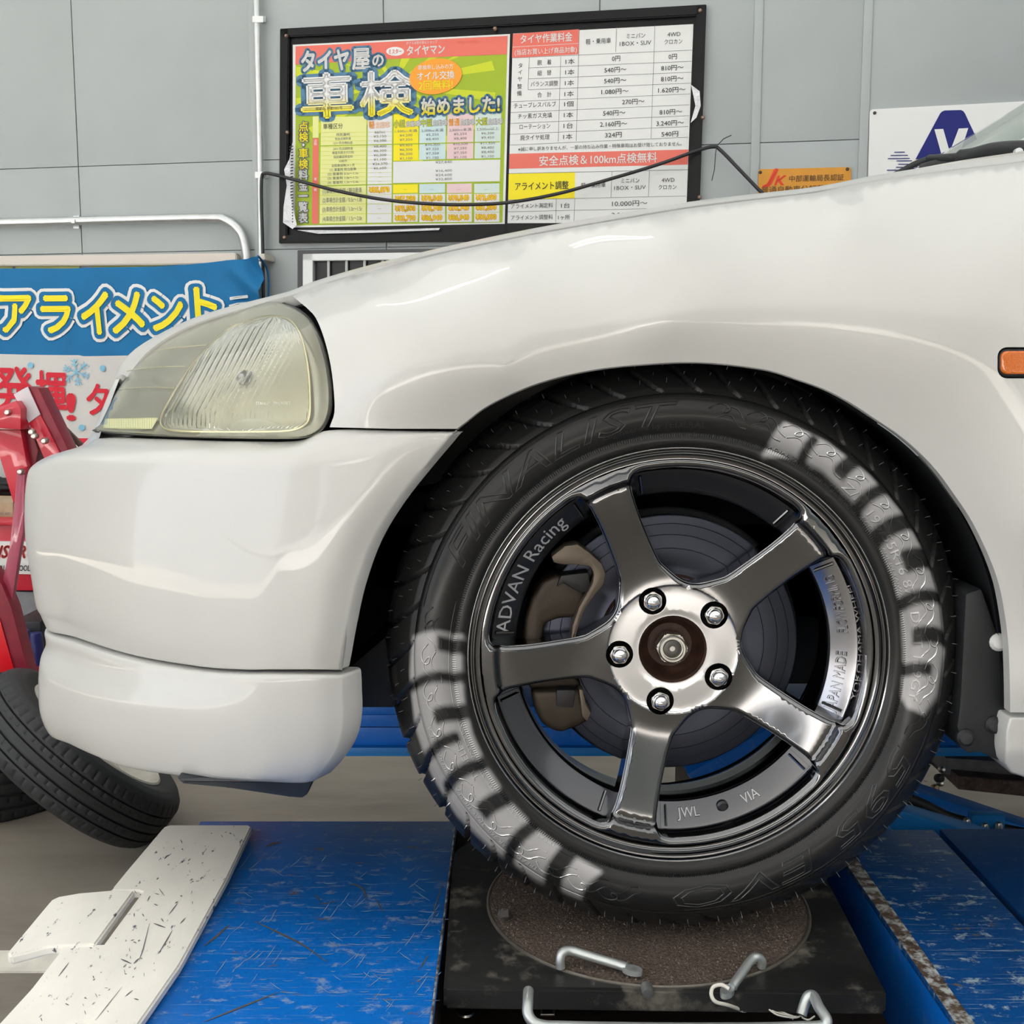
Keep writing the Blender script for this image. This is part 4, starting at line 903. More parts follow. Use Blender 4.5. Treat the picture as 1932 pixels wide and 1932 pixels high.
# spoked centre: a disc with five windows
R_ = math.radians
SA = [math.radians(113-72*k) for k in range(5)]
def pol(r, a): return Vector((r*math.cos(a), r*math.sin(a)))
def window(k):
    a0 = SA[k]; a1 = SA[k]-math.radians(72); am = (a0+a1)/2
    def side(a, s):   # the straight flank of a spoke
        d = pol(1, a); n = Vector((-d.y, d.x))*s
        return lambda r, hw: d*r+n*hw
    L0 = side(a0, -1); L1 = side(a1, 1); pts = []
    hw0, hw1 = .0215, .0225
    R1 = .1965
    # outer arc from spoke a0 to a1, small fillets
    e = math.asin(.0255/R1); f = .014/R1
    arc = [pol(R1, a0-e-f-(a0-a1-2*e-2*f)*t/14) for t in range(15)]
    A = [L0(.086, .0262), L0(.094, .0232), L0(.110, .0220), L0(.130, .0215), L0(.150, hw0), L0(.168, hw1), L0(.180, .0240), L0(.191, .0290)]
    B = [L1(r, h) for r, h in ((.191, .0290), (.180, .0240), (.168, hw1), (.150, hw0), (.130, .0215), (.110, .0220), (.094, .0232), (.086, .0262))]
    inn = [pol(.0805, a1+R_(23.5)), pol(.0758, a1+R_(29)), pol(.0738, am), pol(.0758, a0-R_(29)), pol(.0805, a0-R_(23.5))]
    P = A+arc+B+inn
    return [Vector((p.x, p.y)) for p in cr([(p.x, p.y, 0) for p in P], 3, True)]
wins = [window(k) for k in range(5)]
lugs = [pol(.05715, a) for a in SA]
lugh = [[c+pol(.0148, t) for t in [2*PI*j/20 for j in range(20)]] for c in lugs]
outer = [pol(.2052, t) for t in [2*PI*j/180 for j in range(180)]]
bore = [pol(.0365, t) for t in [2*PI*j/40 for j in range(40)]]
wa = [np.asarray([(p.x, p.y) for p in w]) for w in wins]
def face_h(x, y):
    r = math.hypot(x, y)
    def s(a, b, t): t = max(0, min(1, (t-a)/(b-a))); return t*t*(3-2*t)
    # ring at the rim, knee, then the concave run down to the pad
    h = -.0085-.0105*(1-s(.1835, .1915, r))-.019*(1-s(.060, .182, r))**1.0
    h -= .004*math.sin(PI*max(0, min(1, (r-.07)/.11)))
    if r < .0705: h -= .0015*(1-s(.0675, .0700, r))
    if r < .043: h -= .002*(1-s(.0395, .042, r))
    d = min(segd(w, x, y) for w in wa)
    if d < .0055: h -= .0048*(1-math.sqrt(max(0, 1-(1-d/.0055)**2)))
    if r > .203: h -= (r-.203)*.6
    return h
extra = []
for w in wins:   # rings of points that follow the rounded edges
    n = len(w)
    for i, p in enumerate(w):
        t = (w[(i+1) % n]-w[i-1]).normalized(); o = Vector((t.y, -t.x))
        if inpoly(w, p.x+o.x*.001, p.y+o.y*.001): o = -o
        for d in (.0009, .0022, .0038, .0056): 
            q = p+o*d
            if .0715 < q.length < .203 and min(segd(a_, q.x, q.y) for a_ in wa) > d*.93: extra.append(q)
for r, n_ in ((.0712, 170), (.0700, 170), (.0690, 170), (.0675, 150), (.0420, 90), (.0395, 90), (.1815, 320), (.1832, 320), (.1850, 320), (.1870, 320), (.1890, 320), (.1905, 320), (.1922, 320)):
    for j in range(n_):
        q = pol(r, 2*PI*j/n_)
        if min((q-c).length for c in lugs) > .0160 and min(segd(a_, q.x, q.y) for a_ in wa) > .0064 and not any(inpoly(w, q.x, q.y) for w in wins): extra.append(q)
V, Fc, loops = cdt_panel([*outer], [bore]+wins+lugh, .0040, extra, .0062)
wallv = []; P3 = [Vector((x, y, face_h(x, y))) for x, y in V]; e_ = 2e-4
NR = [Vector((-(face_h(x+e_, y)-face_h(x-e_, y))/(2*e_), -(face_h(x, y+e_)-face_h(x, y-e_))/(2*e_), 1)).normalized() for x, y in V]
fs = [tuple(f) if (V[f[1]][0]-V[f[0]][0])*(V[f[2]][1]-V[f[0]][1])-(V[f[2]][0]-V[f[0]][0])*(V[f[1]][1]-V[f[0]][1]) > 0 else tuple(f)[::-1] for f in Fc]
me = mesh('spokes', [MW @ v for v in P3], fs); me.materials.append(m_hyper); me.materials.append(m_mach)
me.polygons.foreach_set('use_smooth', [True]*len(fs)); R3 = MW.to_3x3()
me.normals_split_custom_set_from_vertices([R3 @ n for n in NR])
for p in me.polygons:
    r = sum(math.hypot(*V[i]) for i in p.vertices)/len(p.vertices); p.material_index = 1 if r < .0690 else 0
sp = part('spokes', me, None, wh)
vs = []; fs = []
for li, L in enumerate(loops[1:]):
    n = len(L); deep = .030 if li < 6 else .018; base = len(vs); b2 = 5
    for i in L:
        q = P3[i]
        for dz in (0, .002, deep*.3, deep*.7, deep): vs.append(MW @ Vector((q.x, q.y, q.z-dz)))
    for i in range(n):
        j = (i+1) % n
        for k in range(4): fs.append((base+i*5+k, base+j*5+k, base+j*5+k+1, base+i*5+k+1))
me = mesh('spoke_flanks', vs, fs); auto(me, 60); part('spoke_flanks', me, m_hyper, sp if False else wh)
# hub: rusty dished centre, nut, lug nuts
m_rust = mat('rusty_hub', (.045, .022, .015), .5, .3, noise=.4, nscale=60, bump=.4, bscale=200, bdist=.001)
hubr = face_h(.0366, 0)
lathe('hub', [(.0365,hubr-.002),(.0345,hubr-.005),(.0335,hubr-.004),(.0325,hubr-.010),(.0300,hubr-.018),(.0240,hubr-.024),(.010,hubr-.025),(0,hubr-.025)], 48, MW, m_rust, wh)
bm = bmesh.new(); Mh = MW @ Matrix.Translation((0, 0, hubr-.012)) @ Matrix.Rotation(math.radians(25), 4, 'Z')
bmesh.ops.create_cone(bm, cap_ends=True, segments=6, radius1=.0175, radius2=.0175, depth=.020, matrix=Mh)
bmesh.ops.bevel(bm, geom=list(bm.edges), offset=.0015, segments=2, affect='EDGES')
m_steel = mat('steel', (.55, .54, .50), .28, 1.0)
part('hub_nut', auto(bmto('hub_nut', bm), 30), m_steel, wh)
lathe('nut_collar', [(.0150,hubr-.004),(.0150,hubr+.001),(.0135,hubr+.003),(.0115,hubr+.003),(.0108,hubr-.004)], 36, MW, m_steel, wh)
lathe('axle_end', [(.0105,hubr-.006),(.010,hubr-.001),(.008,hubr+.0),(.003,hubr-.0005),(.0026,hubr-.006),(0,hubr-.007)], 30, MW, mat('axle_steel', (.10, .095, .09), .4, .8), wh)
base_h = face_h(lugs[0].x+.016, lugs[0].y)
nut = None
for k, c in enumerate(lugs):
    Ml = MW @ Matrix.Translation((c.x, c.y, base_h-.004))
    lathe('lug_seat', [(.0148,.002),(.0146,-.002),(.0120,-.008),(.0100,-.012),(0,-.013)], 24, Ml, mat('seat_dark', (.32, .32, .33), .25, 1.0), wh)
    bm = bmesh.new(); bmesh.ops.create_cone(bm, cap_ends=True, segments=6, radius1=.0112, radius2=.0108, depth=.016, matrix=Ml @ Matrix.Translation((0, 0, .0)) @ Matrix.Rotation(.4*k, 4, 'Z'))
    bmesh.ops.bevel(bm, geom=list(bm.edges), offset=.0009, segments=2, affect='EDGES')
    ln_ = part('lug_nut', auto(bmto('lug_nut', bm), 30), m_chr, wh)
    lathe('nut_dome', [(.0085,.006),(.0088,.009),(.0080,.0125),(.0060,.0152),(.0030,.0168),(0,.0172)], 24, Ml, m_chr, wh)
# lettering round the rim: each glyph bent to its radius
def arc_text(ink, s, r, a_mid, size, hfun, out=True, lift=.0004, outline=0, bold=0, span=None, shear=0, extr=0, res=2, up=1, xs=1):
    """a_mid in radians; letters stand on a circle; up=1: tops away from the centre"""
    vs, fs = text_mesh(s, size, bold=0, outline=outline, shear=shear, extrude=extr, res=res)
    if not vs: return
    if outline:
        bm = bmesh.new(); me = mesh('t', vs, fs); bm.from_mesh(me); bpy.data.meshes.remove(me); bmesh.ops.remove_doubles(bm, verts=bm.verts, dist=1e-6)
        for _ in range(3):
            es = [e for e in bm.edges if e.calc_length() > size*.09]
            if es: bmesh.ops.subdivide_edges(bm, edges=es, cuts=1, use_grid_fill=True)
        bm.verts.index_update(); vs = [tuple(v.co) for v in bm.verts]; fs = [tuple(v.index for v in f.verts) for f in bm.faces]; bm.free()
    x0 = min(q[0] for q in vs); x1 = max(q[0] for q in vs); y0 = min(q[1] for q in vs); y1 = max(q[1] for q in vs)
    cx = (x0+x1)/2; cy = (y0+y1)/2; k = (span*r/(x1-x0)) if span else xs
    o = []
    for x, y, z in vs:
        X = (x-cx)*k; Y = y-cy
        rr = r+Y*up; a = a_mid-up*X/r
        o.append(MW @ Vector((rr*math.cos(a), rr*math.sin(a), hfun(rr)+lift+z)))
    ink.add(o, fs)
R_ = math.radians
ik = Ink(); bh = lambda r: -.0405-(.1790-r)*1.73
arc_text(ik, 'ADVAN Racing', .1805, R_(152), .0200, lambda r: -.0300-(.1912-r)*.66, bold=.03, span=R_(44), lift=.0012, extr=.0005)
ik.build('lettering', mat('letter_silver', (.45, .45, .47), .4, .3), wh)['kind'] = 'stuff'
ik = Ink(); 
arc_text(ik, 'FLOWFORMING', .1800, R_(16), .0130, lambda r: -.0300-(.1912-r)*.66, bold=.02, span=R_(20), lift=.0012, extr=.0008, up=-1)
arc_text(ik, 'JAPAN MADE', .1800, R_(-11), .0130, lambda r: -.0300-(.1912-r)*.66, bold=.02, span=R_(21), lift=.0012, extr=.0008, up=-1)
arc_text(ik, 'YOKOHAMA WHEEL', .1945, R_(4), .0060, lambda r: -.0255, span=R_(38), lift=.001, extr=.0006, up=-1)
arc_text(ik, 'JWL', .1800, R_(-84), .013, lambda r: -.0300-(.1912-r)*.66, bold=.03, lift=.0012, extr=.0008, up=-1); arc_text(ik, 'VIA', .1800, R_(-62), .013, lambda r: -.0300-(.1912-r)*.66, bold=.03, lift=.0012, extr=.0008, up=-1)
ik.build('lettering', mat('letter_cast', (.3, .3, .31), .2, 1.0), wh)['kind'] = 'stuff'
# the polished ring band that carries the lettering, between the spokes; its lit and shaded stretches differ by colour
for k in range(5):
    a0 = SA[k]-R_(9.5); a1 = SA[k]-R_(62.5); vs = []; n = 40
    prof = [(.1932,-.0292),(.1912,-.0300),(.1695,-.0443),(.1678,-.0468),(.1677,-.0520)]
    for i in range(n+1):
        a = a0+(a1-a0)*i/n
        for r, h in prof: vs.append(MW @ Vector((r*math.cos(a), r*math.sin(a), h)))
    fs = [(i*5+j, i*5+j+1, (i+1)*5+j+1, (i+1)*5+j) for i in range(n) for j in range(4)]
    me = mesh('inner_band', vs, fs); auto(me, 40); part('inner_band', me, (m_hyper, mat('band_lit', (.36, .36, .38), .22, 1.0), MATS['barrel_dark_polish'], MATS['barrel_dark_polish'], m_barrel)[k] if k else m_barrel, wh)
    for a in (a0-.03, a1+.03):
        tube('band_stop', [MW @ Vector((r*math.cos(a), r*math.sin(a), -.028-(.1912-r)*.66)) for r in (.171, .181, .190)], .0016, m_hyper, wh, 6)
# valve-like balance hole
lathe('rim_plug', [(0,.003),(.004,.003),(.0062,.001),(.0066,-.003)], 18, MW @ Matrix.Translation((*pol(.1800, R_(-72)), -.0365)), m_barrel, wh)
# ------------------------------------------------------------------ tyre
SPF = [(.2165,.001),(.2195,.0045),(.2225,.0062),(.2270,.0066),(.2300,.0062),(.2318,.0052),(.2330,.0058),(.2380,.0092),(.2460,.0118),(.2540,.0122),(.2620,.0104),(.2680,.0072),(.2705,.0052),(.2712,.0034),(.2722,.0044),(.2780,.0010),(.2850,-.0050),(.2920,-.0125),(.2980,-.0215),(.3025,-.0330),(.3050,-.047),(.3068,-.065),(.3080,-.093)]
SPF = [(r, h) for r, h in SPF]
sr = [p[0] for p in SPF]; shh = [p[1] for p in SPF]
def side_h(r): return float(np.interp(r, sr, shh))
NS = 960
fine = []
for (r0, h0), (r1, h1) in zip(SPF[:-1], SPF[1:]):
    k = 2 if r0 < .272 else 6
    for j in range(k): fine.append((r0+(r1-r0)*j/k, h0+(h1-h0)*j/k))
fine.append(SPF[-1])
back = [(r, -.186-h) for r, h in SPF[::-1][1:]]
prof = fine+back
vs = []; n = len(prof); ng = 44
def groove(t, r, h):
    # curved sipes across the shoulder and a fine line round it
    if r < .2728 or h < -.0925-.06: return 0
    d = 0
    if h > -.10:
        s = max(0, (r-.2728)/.0352) if h > -.06 else 1+(-h-.06)/.09     # 0 shoulder .. 1 crown
        ph = (t/(2*PI)*44-.95*s**.8) % 1
        w = .06+.05*min(s, 1); e = abs(ph-.5)
        if e < w: d = .0055*min(1, (w-e)/w*2.5)*min(1, (r-.2728)/.0015)
    return d
for k in range(NS):
    t = 2*PI*k/NS; c, s_ = math.cos(t), math.sin(t)
    for r, h in prof:
        g = groove(t, r, h); rr = r-g
        if abs(h+.065) < .006 or abs(h+.121) < .006: rr -= .005
        # flattened foot where it stands
        p = MW @ Vector((rr*c, rr*s_, h-g*.25))
        if p.z < HZ-.3045: p.z = HZ-.3045-(HZ-.3045-p.z)*.15
        vs.append(p)
fs = [(k*n+i, k*n+i+1, ((k+1) % NS)*n+i+1, ((k+1) % NS)*n+i) for k in range(NS) for i in range(n-1)]
me = mesh('tyre', vs, fs); bm = bmesh.new(); bm.from_mesh(me); bmesh.ops.recalc_face_normals(bm, faces=bm.faces); bm.to_mesh(me); bm.free(); auto(me, 55)
ty = part('tyre', me, m_rub_t, wh)
# moulded lettering and flame lines
m_mould = mat('moulded_rubber', (.017, .017, .017), .28, spec=.5, coat=.2, coatr=.1)
ik = Ink()
def tl(s, r, a, size, span, up=1, ol=.0005, sh=0): arc_text(ik, s, r, R_(a), size, side_h, outline=ol, span=R_(span), shear=sh, up=up, lift=.0002)
tl('FINALIST', .2520, 124, .033, 66, sh=.3)
tl('595 EVO', .2520, -56, .033, 70, up=1, sh=.2)
def tt(s, r, a, size, span, up=1, b=.01): arc_text(ik, s, r, R_(a), size, side_h, bold=b, span=R_(span), up=up, lift=.0002, extr=.0005)
tt('Engineered by FEDERAL', .2395, 97, .008, 25); tt('Z/III 195/55R16 87V DOT 1L9GY', .2425, 19, .0125, 58)
tt('TREADWEAR 260  TRACTION A  TEMPERATURE A', .2655, 216, .0062, 42); tt('TUBELESS', .2425, 205, .009, 12); tt('TREAD PLIES 2 POLYESTER  SIDEWALL 2 RAYON', .2345, 215, .004, 45); tt('RADIAL TUBELESS  STEEL BELTED RADIAL MADE IN TAIWAN', .2345, 42, .004, 55)
part('sidewall_lettering', mesh('sidewall_lettering', ik.v, ik.f), m_mould, ty)
def flame_parts(a_c, flip=1, sc=1.0):
    # one S-shaped tongue; local x along the circle, y outwards (metres)
    F1 = [(-.020,.004),(-.012,.0095),(-.004,.010),(.001,.0065),(-.001,.0025),(-.006,.002),(-.004,.0055),(.003,.0085),(.010,.006),(.016,-.001),(.024,-.004)]
    F2 = [(-.012,-.004),(-.004,.000),(.003,.000),(.008,-.005),(.013,-.009),(.021,-.0095)]
    for Fp in (F1, F2):
        pts = []
        for x, y in cr([(x, y, 0) for x, y in Fp], 4) and [(p.x, p.y) for p in cr([(x, y, 0) for x, y in Fp], 4)]:
            rr = .2535+y*sc; a = R_(a_c)-flip*x*sc/.2535; pts.append(MW @ Vector((rr*math.cos(a), rr*math.sin(a), side_h(rr)+.0003)))
        bm = bmesh.new(); tube_bm(bm, pts, .0007, 6); yield bmto('flame_line', bm)
for a in [80, 71.5, 63, 54.5, 46, 37.5, 29, 20.5, 12, 3.5, -5, -13.5]+[172, 180.5, 189, 197.5, 206, 214.5, 223, 231.5, 240, 248.5, 256]:
    for fm in flame_parts(a, 1 if a < 90 else -1): 
        part('flame_line', auto(fm, 60), m_mould, ty)
def ring_line(r, a0, a1, rad=.0006):
    pts = [MW @ Vector((r*math.cos(R_(a)), r*math.sin(R_(a)), side_h(r)+.0002)) for a in np.linspace(a0, a1, 60)]; tube('moulded_line', pts, rad, m_mould, ty, 5)
ring_line(.2672, 84, 168); ring_line(.2672, -88, -17); ring_line(.2360, 165, 250, .0004)
# serrated bead ring
ik = Ink()
for k in range(600):
    a = 2*PI*k/600; da = .0026
    vs = [MW @ Vector((r*math.cos(a+d), r*math.sin(a+d), side_h(r)+h)) for r in (.2285, .2325) for d, h in ((-da, 0), (0, .0007), (da, 0))]
    ik.add(vs, [(0, 1, 4, 3), (1, 2, 5, 4)])
o = part('bead_serration', mesh('bead_serration', ik.v, ik.f), m_mould, ty); o['kind'] = 'stuff'
# rubber vent hairs
bm = bmesh.new(); random.seed(11)
for k in range(120):
    a = 2*PI*k/120+random.uniform(-.01, .01)
    for r0 in ((.283, .300) if k % 2 else (.291,)):
        p = MW @ Vector((r0*math.cos(a), r0*math.sin(a), side_h(r0))); 
        dn = Vector((math.cos(a)*.5, math.sin(a)*.5, .6+random.uniform(-.2, .2))); d = (MW.to_3x3() @ dn).normalized()
        tube_bm(bm, [p, p+d*.003, p+d*.006+Vector((0, 0, random.uniform(-.001, .001)))], .0004, 4)
o = part('vent_hairs', bmto('vent_hairs', bm), mat('vent_hair', (.10, .10, .105), .35), ty); o['kind'] = 'stuff'
# ------------------------------------------------------------------ brake
bd = lathe('brake_disc', [(.141,-.075),(.141,-.083),(.139,-.0845)][::-1]+[(.1405,-.0745),(.139,-.0738),(.088,-.0738),(.086,-.0745),(.0780,-.0745),(.0765,-.074),(.0745,-.064),(.070,-.062),(.042,-.062)], 96, MW, mat('disc_iron', (.04, .044, .06), .36, .8, noise=.15, nscale=3), car)
for r in (.104, .119, .131): lathe('wear_ring', [(r,-.0737),(r+.0004,-.0733),(r+.0008,-.0737)], 96, MW, mat('disc_iron', (0, 0, 0)), bd)
lathe('disc_hat', [(.0748,-.0640),(.0755,-.066),(.0768,-.0735)], 64, MW, m_rust, bd)
lathe('dust_shield', [(.02,-.100),(.145,-.100),(.147,-.098),(.147,-.102)], 64, MW, m_under, bd)
m_cal = mat('caliper_bronze', (.038, .028, .020), .45, .5, noise=.25, nscale=25, bump=.3, bscale=80, bdist=.002)
cal = prism('brake_caliper', [(1022,1098),(1050,1085),(1092,1102),(1108,1118),(1098,1160),(1083,1166),(1052,1168),(1028,1178),(1022,1205),(1022,1240),(1040,1262),(1075,1270),(1095,1285),(1095,1300),(1000,1302),(990,1280),(986,1230),(990,1170),(1002,1130)], 1.175, .05, m_cal, car, .006, seg=3)
prism('bracket', [(1040,1050),(1066,1030),(1090,1026),(1112,1042),(1136,1064),(1143,1083),(1140,1102),(1122,1124),(1104,1150),(1092,1182),(1084,1213),(1076,1212),(1080,1180),(1092,1146),(1108,1118),(1118,1100),(1120,1082),(1114,1070),(1088,1066),(1062,1066),(1044,1062)], 1.160, .030, mat('bracket_bronze', (.10, .08, .06), .42, .5, noise=.2, nscale=25), cal, .003)
prism('bracket', [(1000,1302),(1100,1302),(1108,1335),(1116,1345),(1112,1362),(1092,1372),(1060,1384),(1042,1380),(1020,1366),(1008,1340)], 1.165, .06, m_cal, cal, .008, seg=3)
prism('bracket', [(1092,1300),(1100,1302),(1106,1330),(1116,1346),(1108,1362),(1098,1352),(1096,1330)], 1.158, .02, MATS['bracket_bronze'], cal, .002)
prism('brake_pad', [(1050,1108),(1058,1086),(1110,1080),(1116,1112),(1098,1120),(1062,1100)], 1.170, .03, m_gap, cal, .002)
prism('brake_pad', [(1050,1302),(1086,1302),(1082,1336),(1050,1334)], 1.160, .03, m_gap, cal, .002)
# knuckle behind the disc
box('knuckle', (HX, 1.32, HZ), (.12, .16, .22), m_under, car, bev=.02)
tube('suspension_arm', [(HX, 1.30, HZ-.07), (HX+.02, 1.5, HZ-.06), (HX+.05, 1.72, HZ-.02)], .022, m_under, car, 10)
tube('damper', [(HX+.02, 1.34, HZ+.02), (HX+.03, 1.42, HZ+.34)], .03, m_under, car, 12)
# ------------------------------------------------------------------ the lift
def blue_mat(name, col, wear=.5, base2=(.30, .38, .46), rustpos=(.62, .68)):
    m = bpy.data.materials.new(name); m.use_nodes = True; nt = m.node_tree; N = nt.nodes; L = nt.links; b = N['Principled BSDF']
    b.inputs['Roughness'].default_value = .38; b.inputs['Coat Weight'].default_value = .1; b.inputs['Specular IOR Level'].default_value = .3; b.inputs['Coat Roughness'].default_value = .2
    tc = N.new('ShaderNodeTexCoord')
    def noise(sc, stretch, det, rough, lo, hi):
        mp = N.new('ShaderNodeMapping'); mp.inputs['Scale'].default_value = stretch; L.new(tc.outputs['Object'], mp.inputs[0])
        n = N.new('ShaderNodeTexNoise'); n.inputs['Scale'].default_value = sc; n.inputs['Detail'].default_value = det; n.inputs['Roughness'].default_value = rough
        L.new(mp.outputs[0], n.inputs[0]); c = N.new('ShaderNodeMapRange'); c.inputs[1].default_value = lo; c.inputs[2].default_value = hi; L.new(n.outputs[0], c.inputs[0]); return c.outputs[0]
    def mix(f, a, bcol, k=1):
        m_ = N.new('ShaderNodeMixRGB')
        if k != 1:
            q = N.new('ShaderNodeMath'); q.operation = 'MULTIPLY'; q.inputs[1].default_value = k; L.new(f, q.inputs[0]); f = q.outputs[0]
        L.new(f, m_.inputs[0]); L.new(a, m_.inputs[1]) if not isinstance(a, tuple) else setattr(m_.inputs[1], 'default_value', (*a, 1)); m_.inputs[2].default_value = (*bcol, 1); return m_.outputs[0]
    c = mix(noise(3, (1, 1, 1), 3, .6, .4, .65), col, tuple(x*.72 for x in col))
    c = mix(noise(14, (1, 22, 1), 5, .75, .57, .72), c, base2, .6*wear)      # drag scratches
    c = mix(noise(40, (1, 1.4, 1), 5, .7, .56, .66), c, base2, .55*wear)
    c = mix(noise(26, (1, 1.8, 1), 6, .75, .62, .66), c, (.12, .10, .085), .85*wear)
    c = mix(noise(7, (1, 2, 1), 4, .6, .70, .74), c, (.25, .17, .08), wear)
    L.new(c, b.inputs['Base Color']); return m
m_blue = blue_mat('lift_blue', (.002, .145, .56), 1.0)
m_blue2 = blue_mat('lift_blue_clean', (.003, .15, .62), .18)
m_bluew = blue_mat('lift_blue_worn_shaded', (.002, .07, .27), 1.9, (.27, .36, .42))  # worn paint, with shade put into its darker blue
m_pit = mat('rusty_pit', (.035, .024, .018), .7, noise=.5, nscale=12)
lift = thing('lift_platform', 'blue scratched steel lift platform under the front left wheel', 'car lift', (0, 1.2, 0))
def plate(name, x0, x1, y0, y1, z0, z1, m, parent=lift, bev=.002):
    return box(name, ((x0+x1)/2, (y0+y1)/2, (z0+z1)/2), (x1-x0, y1-y0, z1-z0), m, parent, bev=bev)
plate('deck', -.428, -.075, .86, 1.467, .292, .300, m_blue)
bm = bmesh.new(); random.seed(21)
def ribbon(bm, pts, w, z=.3006):
    P = cr([(u, v, 0) for u, v in pts], 5); n = len(P); vs = []
    for i, p in enumerate(P):
        t = (P[min(i+1, n-1)]-P[max(i-1, 0)]).normalized(); k = w*(.3+.7*math.sin(PI*i/(n-1)))
        vs.append((bm.verts.new(WZ(p.x-t.y*k, p.y+t.x*k, z)), bm.verts.new(WZ(p.x+t.y*k, p.y-t.x*k, z))))
    for a, b in zip(vs[:-1], vs[1:]): bm.faces.new((a[0], b[0], b[1], a[1]))
for pts, w in (([(660,1668),(676,1671),(688,1683),(690,1698)], 1.6), ([(592,1688),(600,1693),(603,1702)], 1.2), ([(480,1738),(520,1757),(570,1782),(617,1815)], 1.5), ([(384,1928),(430,1910),(480,1890),(525,1872)], 1.5), ([(385,1785),(410,1765),(432,1745)], 1.8), ([(500,1598),(515,1592),(530,1589)], 2.2), ([(838,1660),(826,1695),(820,1715),(824,1738)], 1.2), ([(708,1695),(716,1708),(724,1722)], 1), ([(810,1800),(790,1830)], 1.2), ([(640,1700),(615,1704),(598,1706)], .8)): ribbon(bm, pts, w)
part('scratches', bmto('scratches', bm), mat('scratch_brown', (.10, .085, .075), .6), lift)['kind'] = 'stuff'
bm = bmesh.new()
for _ in range(150):
    u = random.uniform(420, 830); v = random.uniform(1600, 1925); a = random.choice((0, .05, -.05, 2.2, .6, -.7)); l = random.uniform(8, 42)
    if u < 470+(1556-v)*.58+20: continue
    ribbon(bm, [(u, v), (u+l*.5*math.cos(a), v+l*.5*math.sin(a)+1), (u+l*math.cos(a), v+l*math.sin(a))], random.uniform(.3, .7), .3004)
part('scratches', bmto('scratches', bm), mat('scratch_pale', (.22, .33, .46), .5), lift)['kind'] = 'stuff'
plate('side_wall', -.428, -.083, 1.455, 1.463, .19, .292, m_blue2); plate('side_wall', -.083, .425, 1.455, 1.463, .19, .286, m_blue2)
plate('end_wall', -.428, -.420, .87, 1.455, .19, .292, m_blue2)
plate('recess_floor', -.085, .43, .86, 1.455, .185, .19, m_pit)
plate('recess_wall', -.083, -.077, .86, 1.455, .19, .292, m_pit); plate('recess_wall', .418, .424, .86, 1.455, .19, .292, m_blue2)
plate('recess_back', -.08, .42, 1.40, 1.467, .278, .288, m_pit)
plate('deck', .418, .5685, .86, 1.438, .292, .300, m_bluew)
plate('worn_edge', .4185, .436, .87, 1.40, .3001, .3005, mat('bare_rust', (.07, .045, .03), .7, noise=.5, nscale=80, col2=(.4, .42, .42), c2scale=60), bev=0)
plate('side_wall', .43, .5685, 1.428, 1.436, .19, .292, m_blue2)
plate('slide_plate', .577, 2.6, .86, 1.441, .288, .300, blue_mat('lift_blue_shaded', (.002, .05, .20), .2))  # same blue paint, the car's shadow put into its colour
plate('deck_under', .5685, .577, .86, 1.43, .2, .25, m_pit); plate('side_wall', .58, 2.6, 1.43, 1.438, .19, .288, m_blue2)
plate('front_wall', -.42, 2.6, .855, .862, .19, .288, m_blue2)
for x in (-.2, .7, 1.8):
    box('foot', (x, 1.16, .19/2+FL/2), (.12, .4, .19-FL), m_pit, lift)
tube('weld_bead', [(-.0765, .9+.05*k, .3003+.0006*(k % 2)) for k in range(12)], .0012, mat('bare_rust', (0, 0, 0)), lift, 5)
# rail, vent plate and rods seen in the recess
plate('rail', -.035, .40, 1.000, 1.024, .262, .268, mat('grey_rail', (.16, .165, .16), .45, .5, noise=.2), bev=.001)
sq = [WZ(1022, 1898, .25), WZ(1046, 1898, .25), WZ(1045, 1915, .25), WZ(1021, 1915, .25)]
tube('rail_eye', sq, .0011, mat('steel', (0, 0, 0)), lift, 6, closed=True)
lathe('glint_bolt', [(0, .003), (.009, .002), (.010, 0)], 16, Matrix.Translation(WZ(878, 1911, .22)), mat('steel', (0, 0, 0)), lift)
m_zinc = mat('zinc_rod', (.50, .53, .53), .36, .7, noise=.08)
hd = cr([W(997,1869,1.012), W(996,1890,.995), W(996,1912,.985), W(1006,1928,.980), W(1025,1935,.978), W(1060,1937,.978), W(1240,1940,.976), W(1420,1940,.976), W(1500,1938,.976), W(1550,1936,.978), W(1560,1925,.98), W(1545,1900,.995), W(1535,1880,1.01), W(1525,1880,1.012), W(1518,1895,1.01), W(1512,1915,1.005)], 6)
rod = thing('pull_handle', 'long bent zinc-plated rod lying in front of the black turntable', 'handle', hd[0])
tube('rod', hd, .0052, m_zinc, rod, 12)
# turntable
tt_ = thing('turntable', 'black square wheel alignment turntable with brown grit disc beneath the front wheel', 'turntable', (.155, 1.22, .27))
bm = bmesh.new(); P = [(-.068, 1.040), (.369, 1.030), (.385, 1.36), (.36, 1.405), (-.05, 1.405), (-.075, 1.36)]
f = bm.faces.new([bm.verts.new((x, y, .304)) for x, y in P]); r = bmesh.ops.extrude_face_region(bm, geom=[f])
bmesh.ops.translate(bm, verts=[g for g in r['geom'] if isinstance(g, bmesh.types.BMVert)], vec=(0, 0, -.024)); bmesh.ops.recalc_face_normals(bm, faces=bm.faces)
bmesh.ops.bevel(bm, geom=list(bm.edges), offset=.003, segments=2, affect='EDGES')
part('base_plate', auto(bmto('base_plate', bm), 40), mat('black_steel', (.018, .018, .018), .42, noise=.5, nscale=10, col2=(.17, .155, .13), c2scale=22, c2pos=(.52, .70), bump=.3, bscale=70, bdist=.001), tt_)
MD = Matrix.Translation((.155, 1.222, .304))
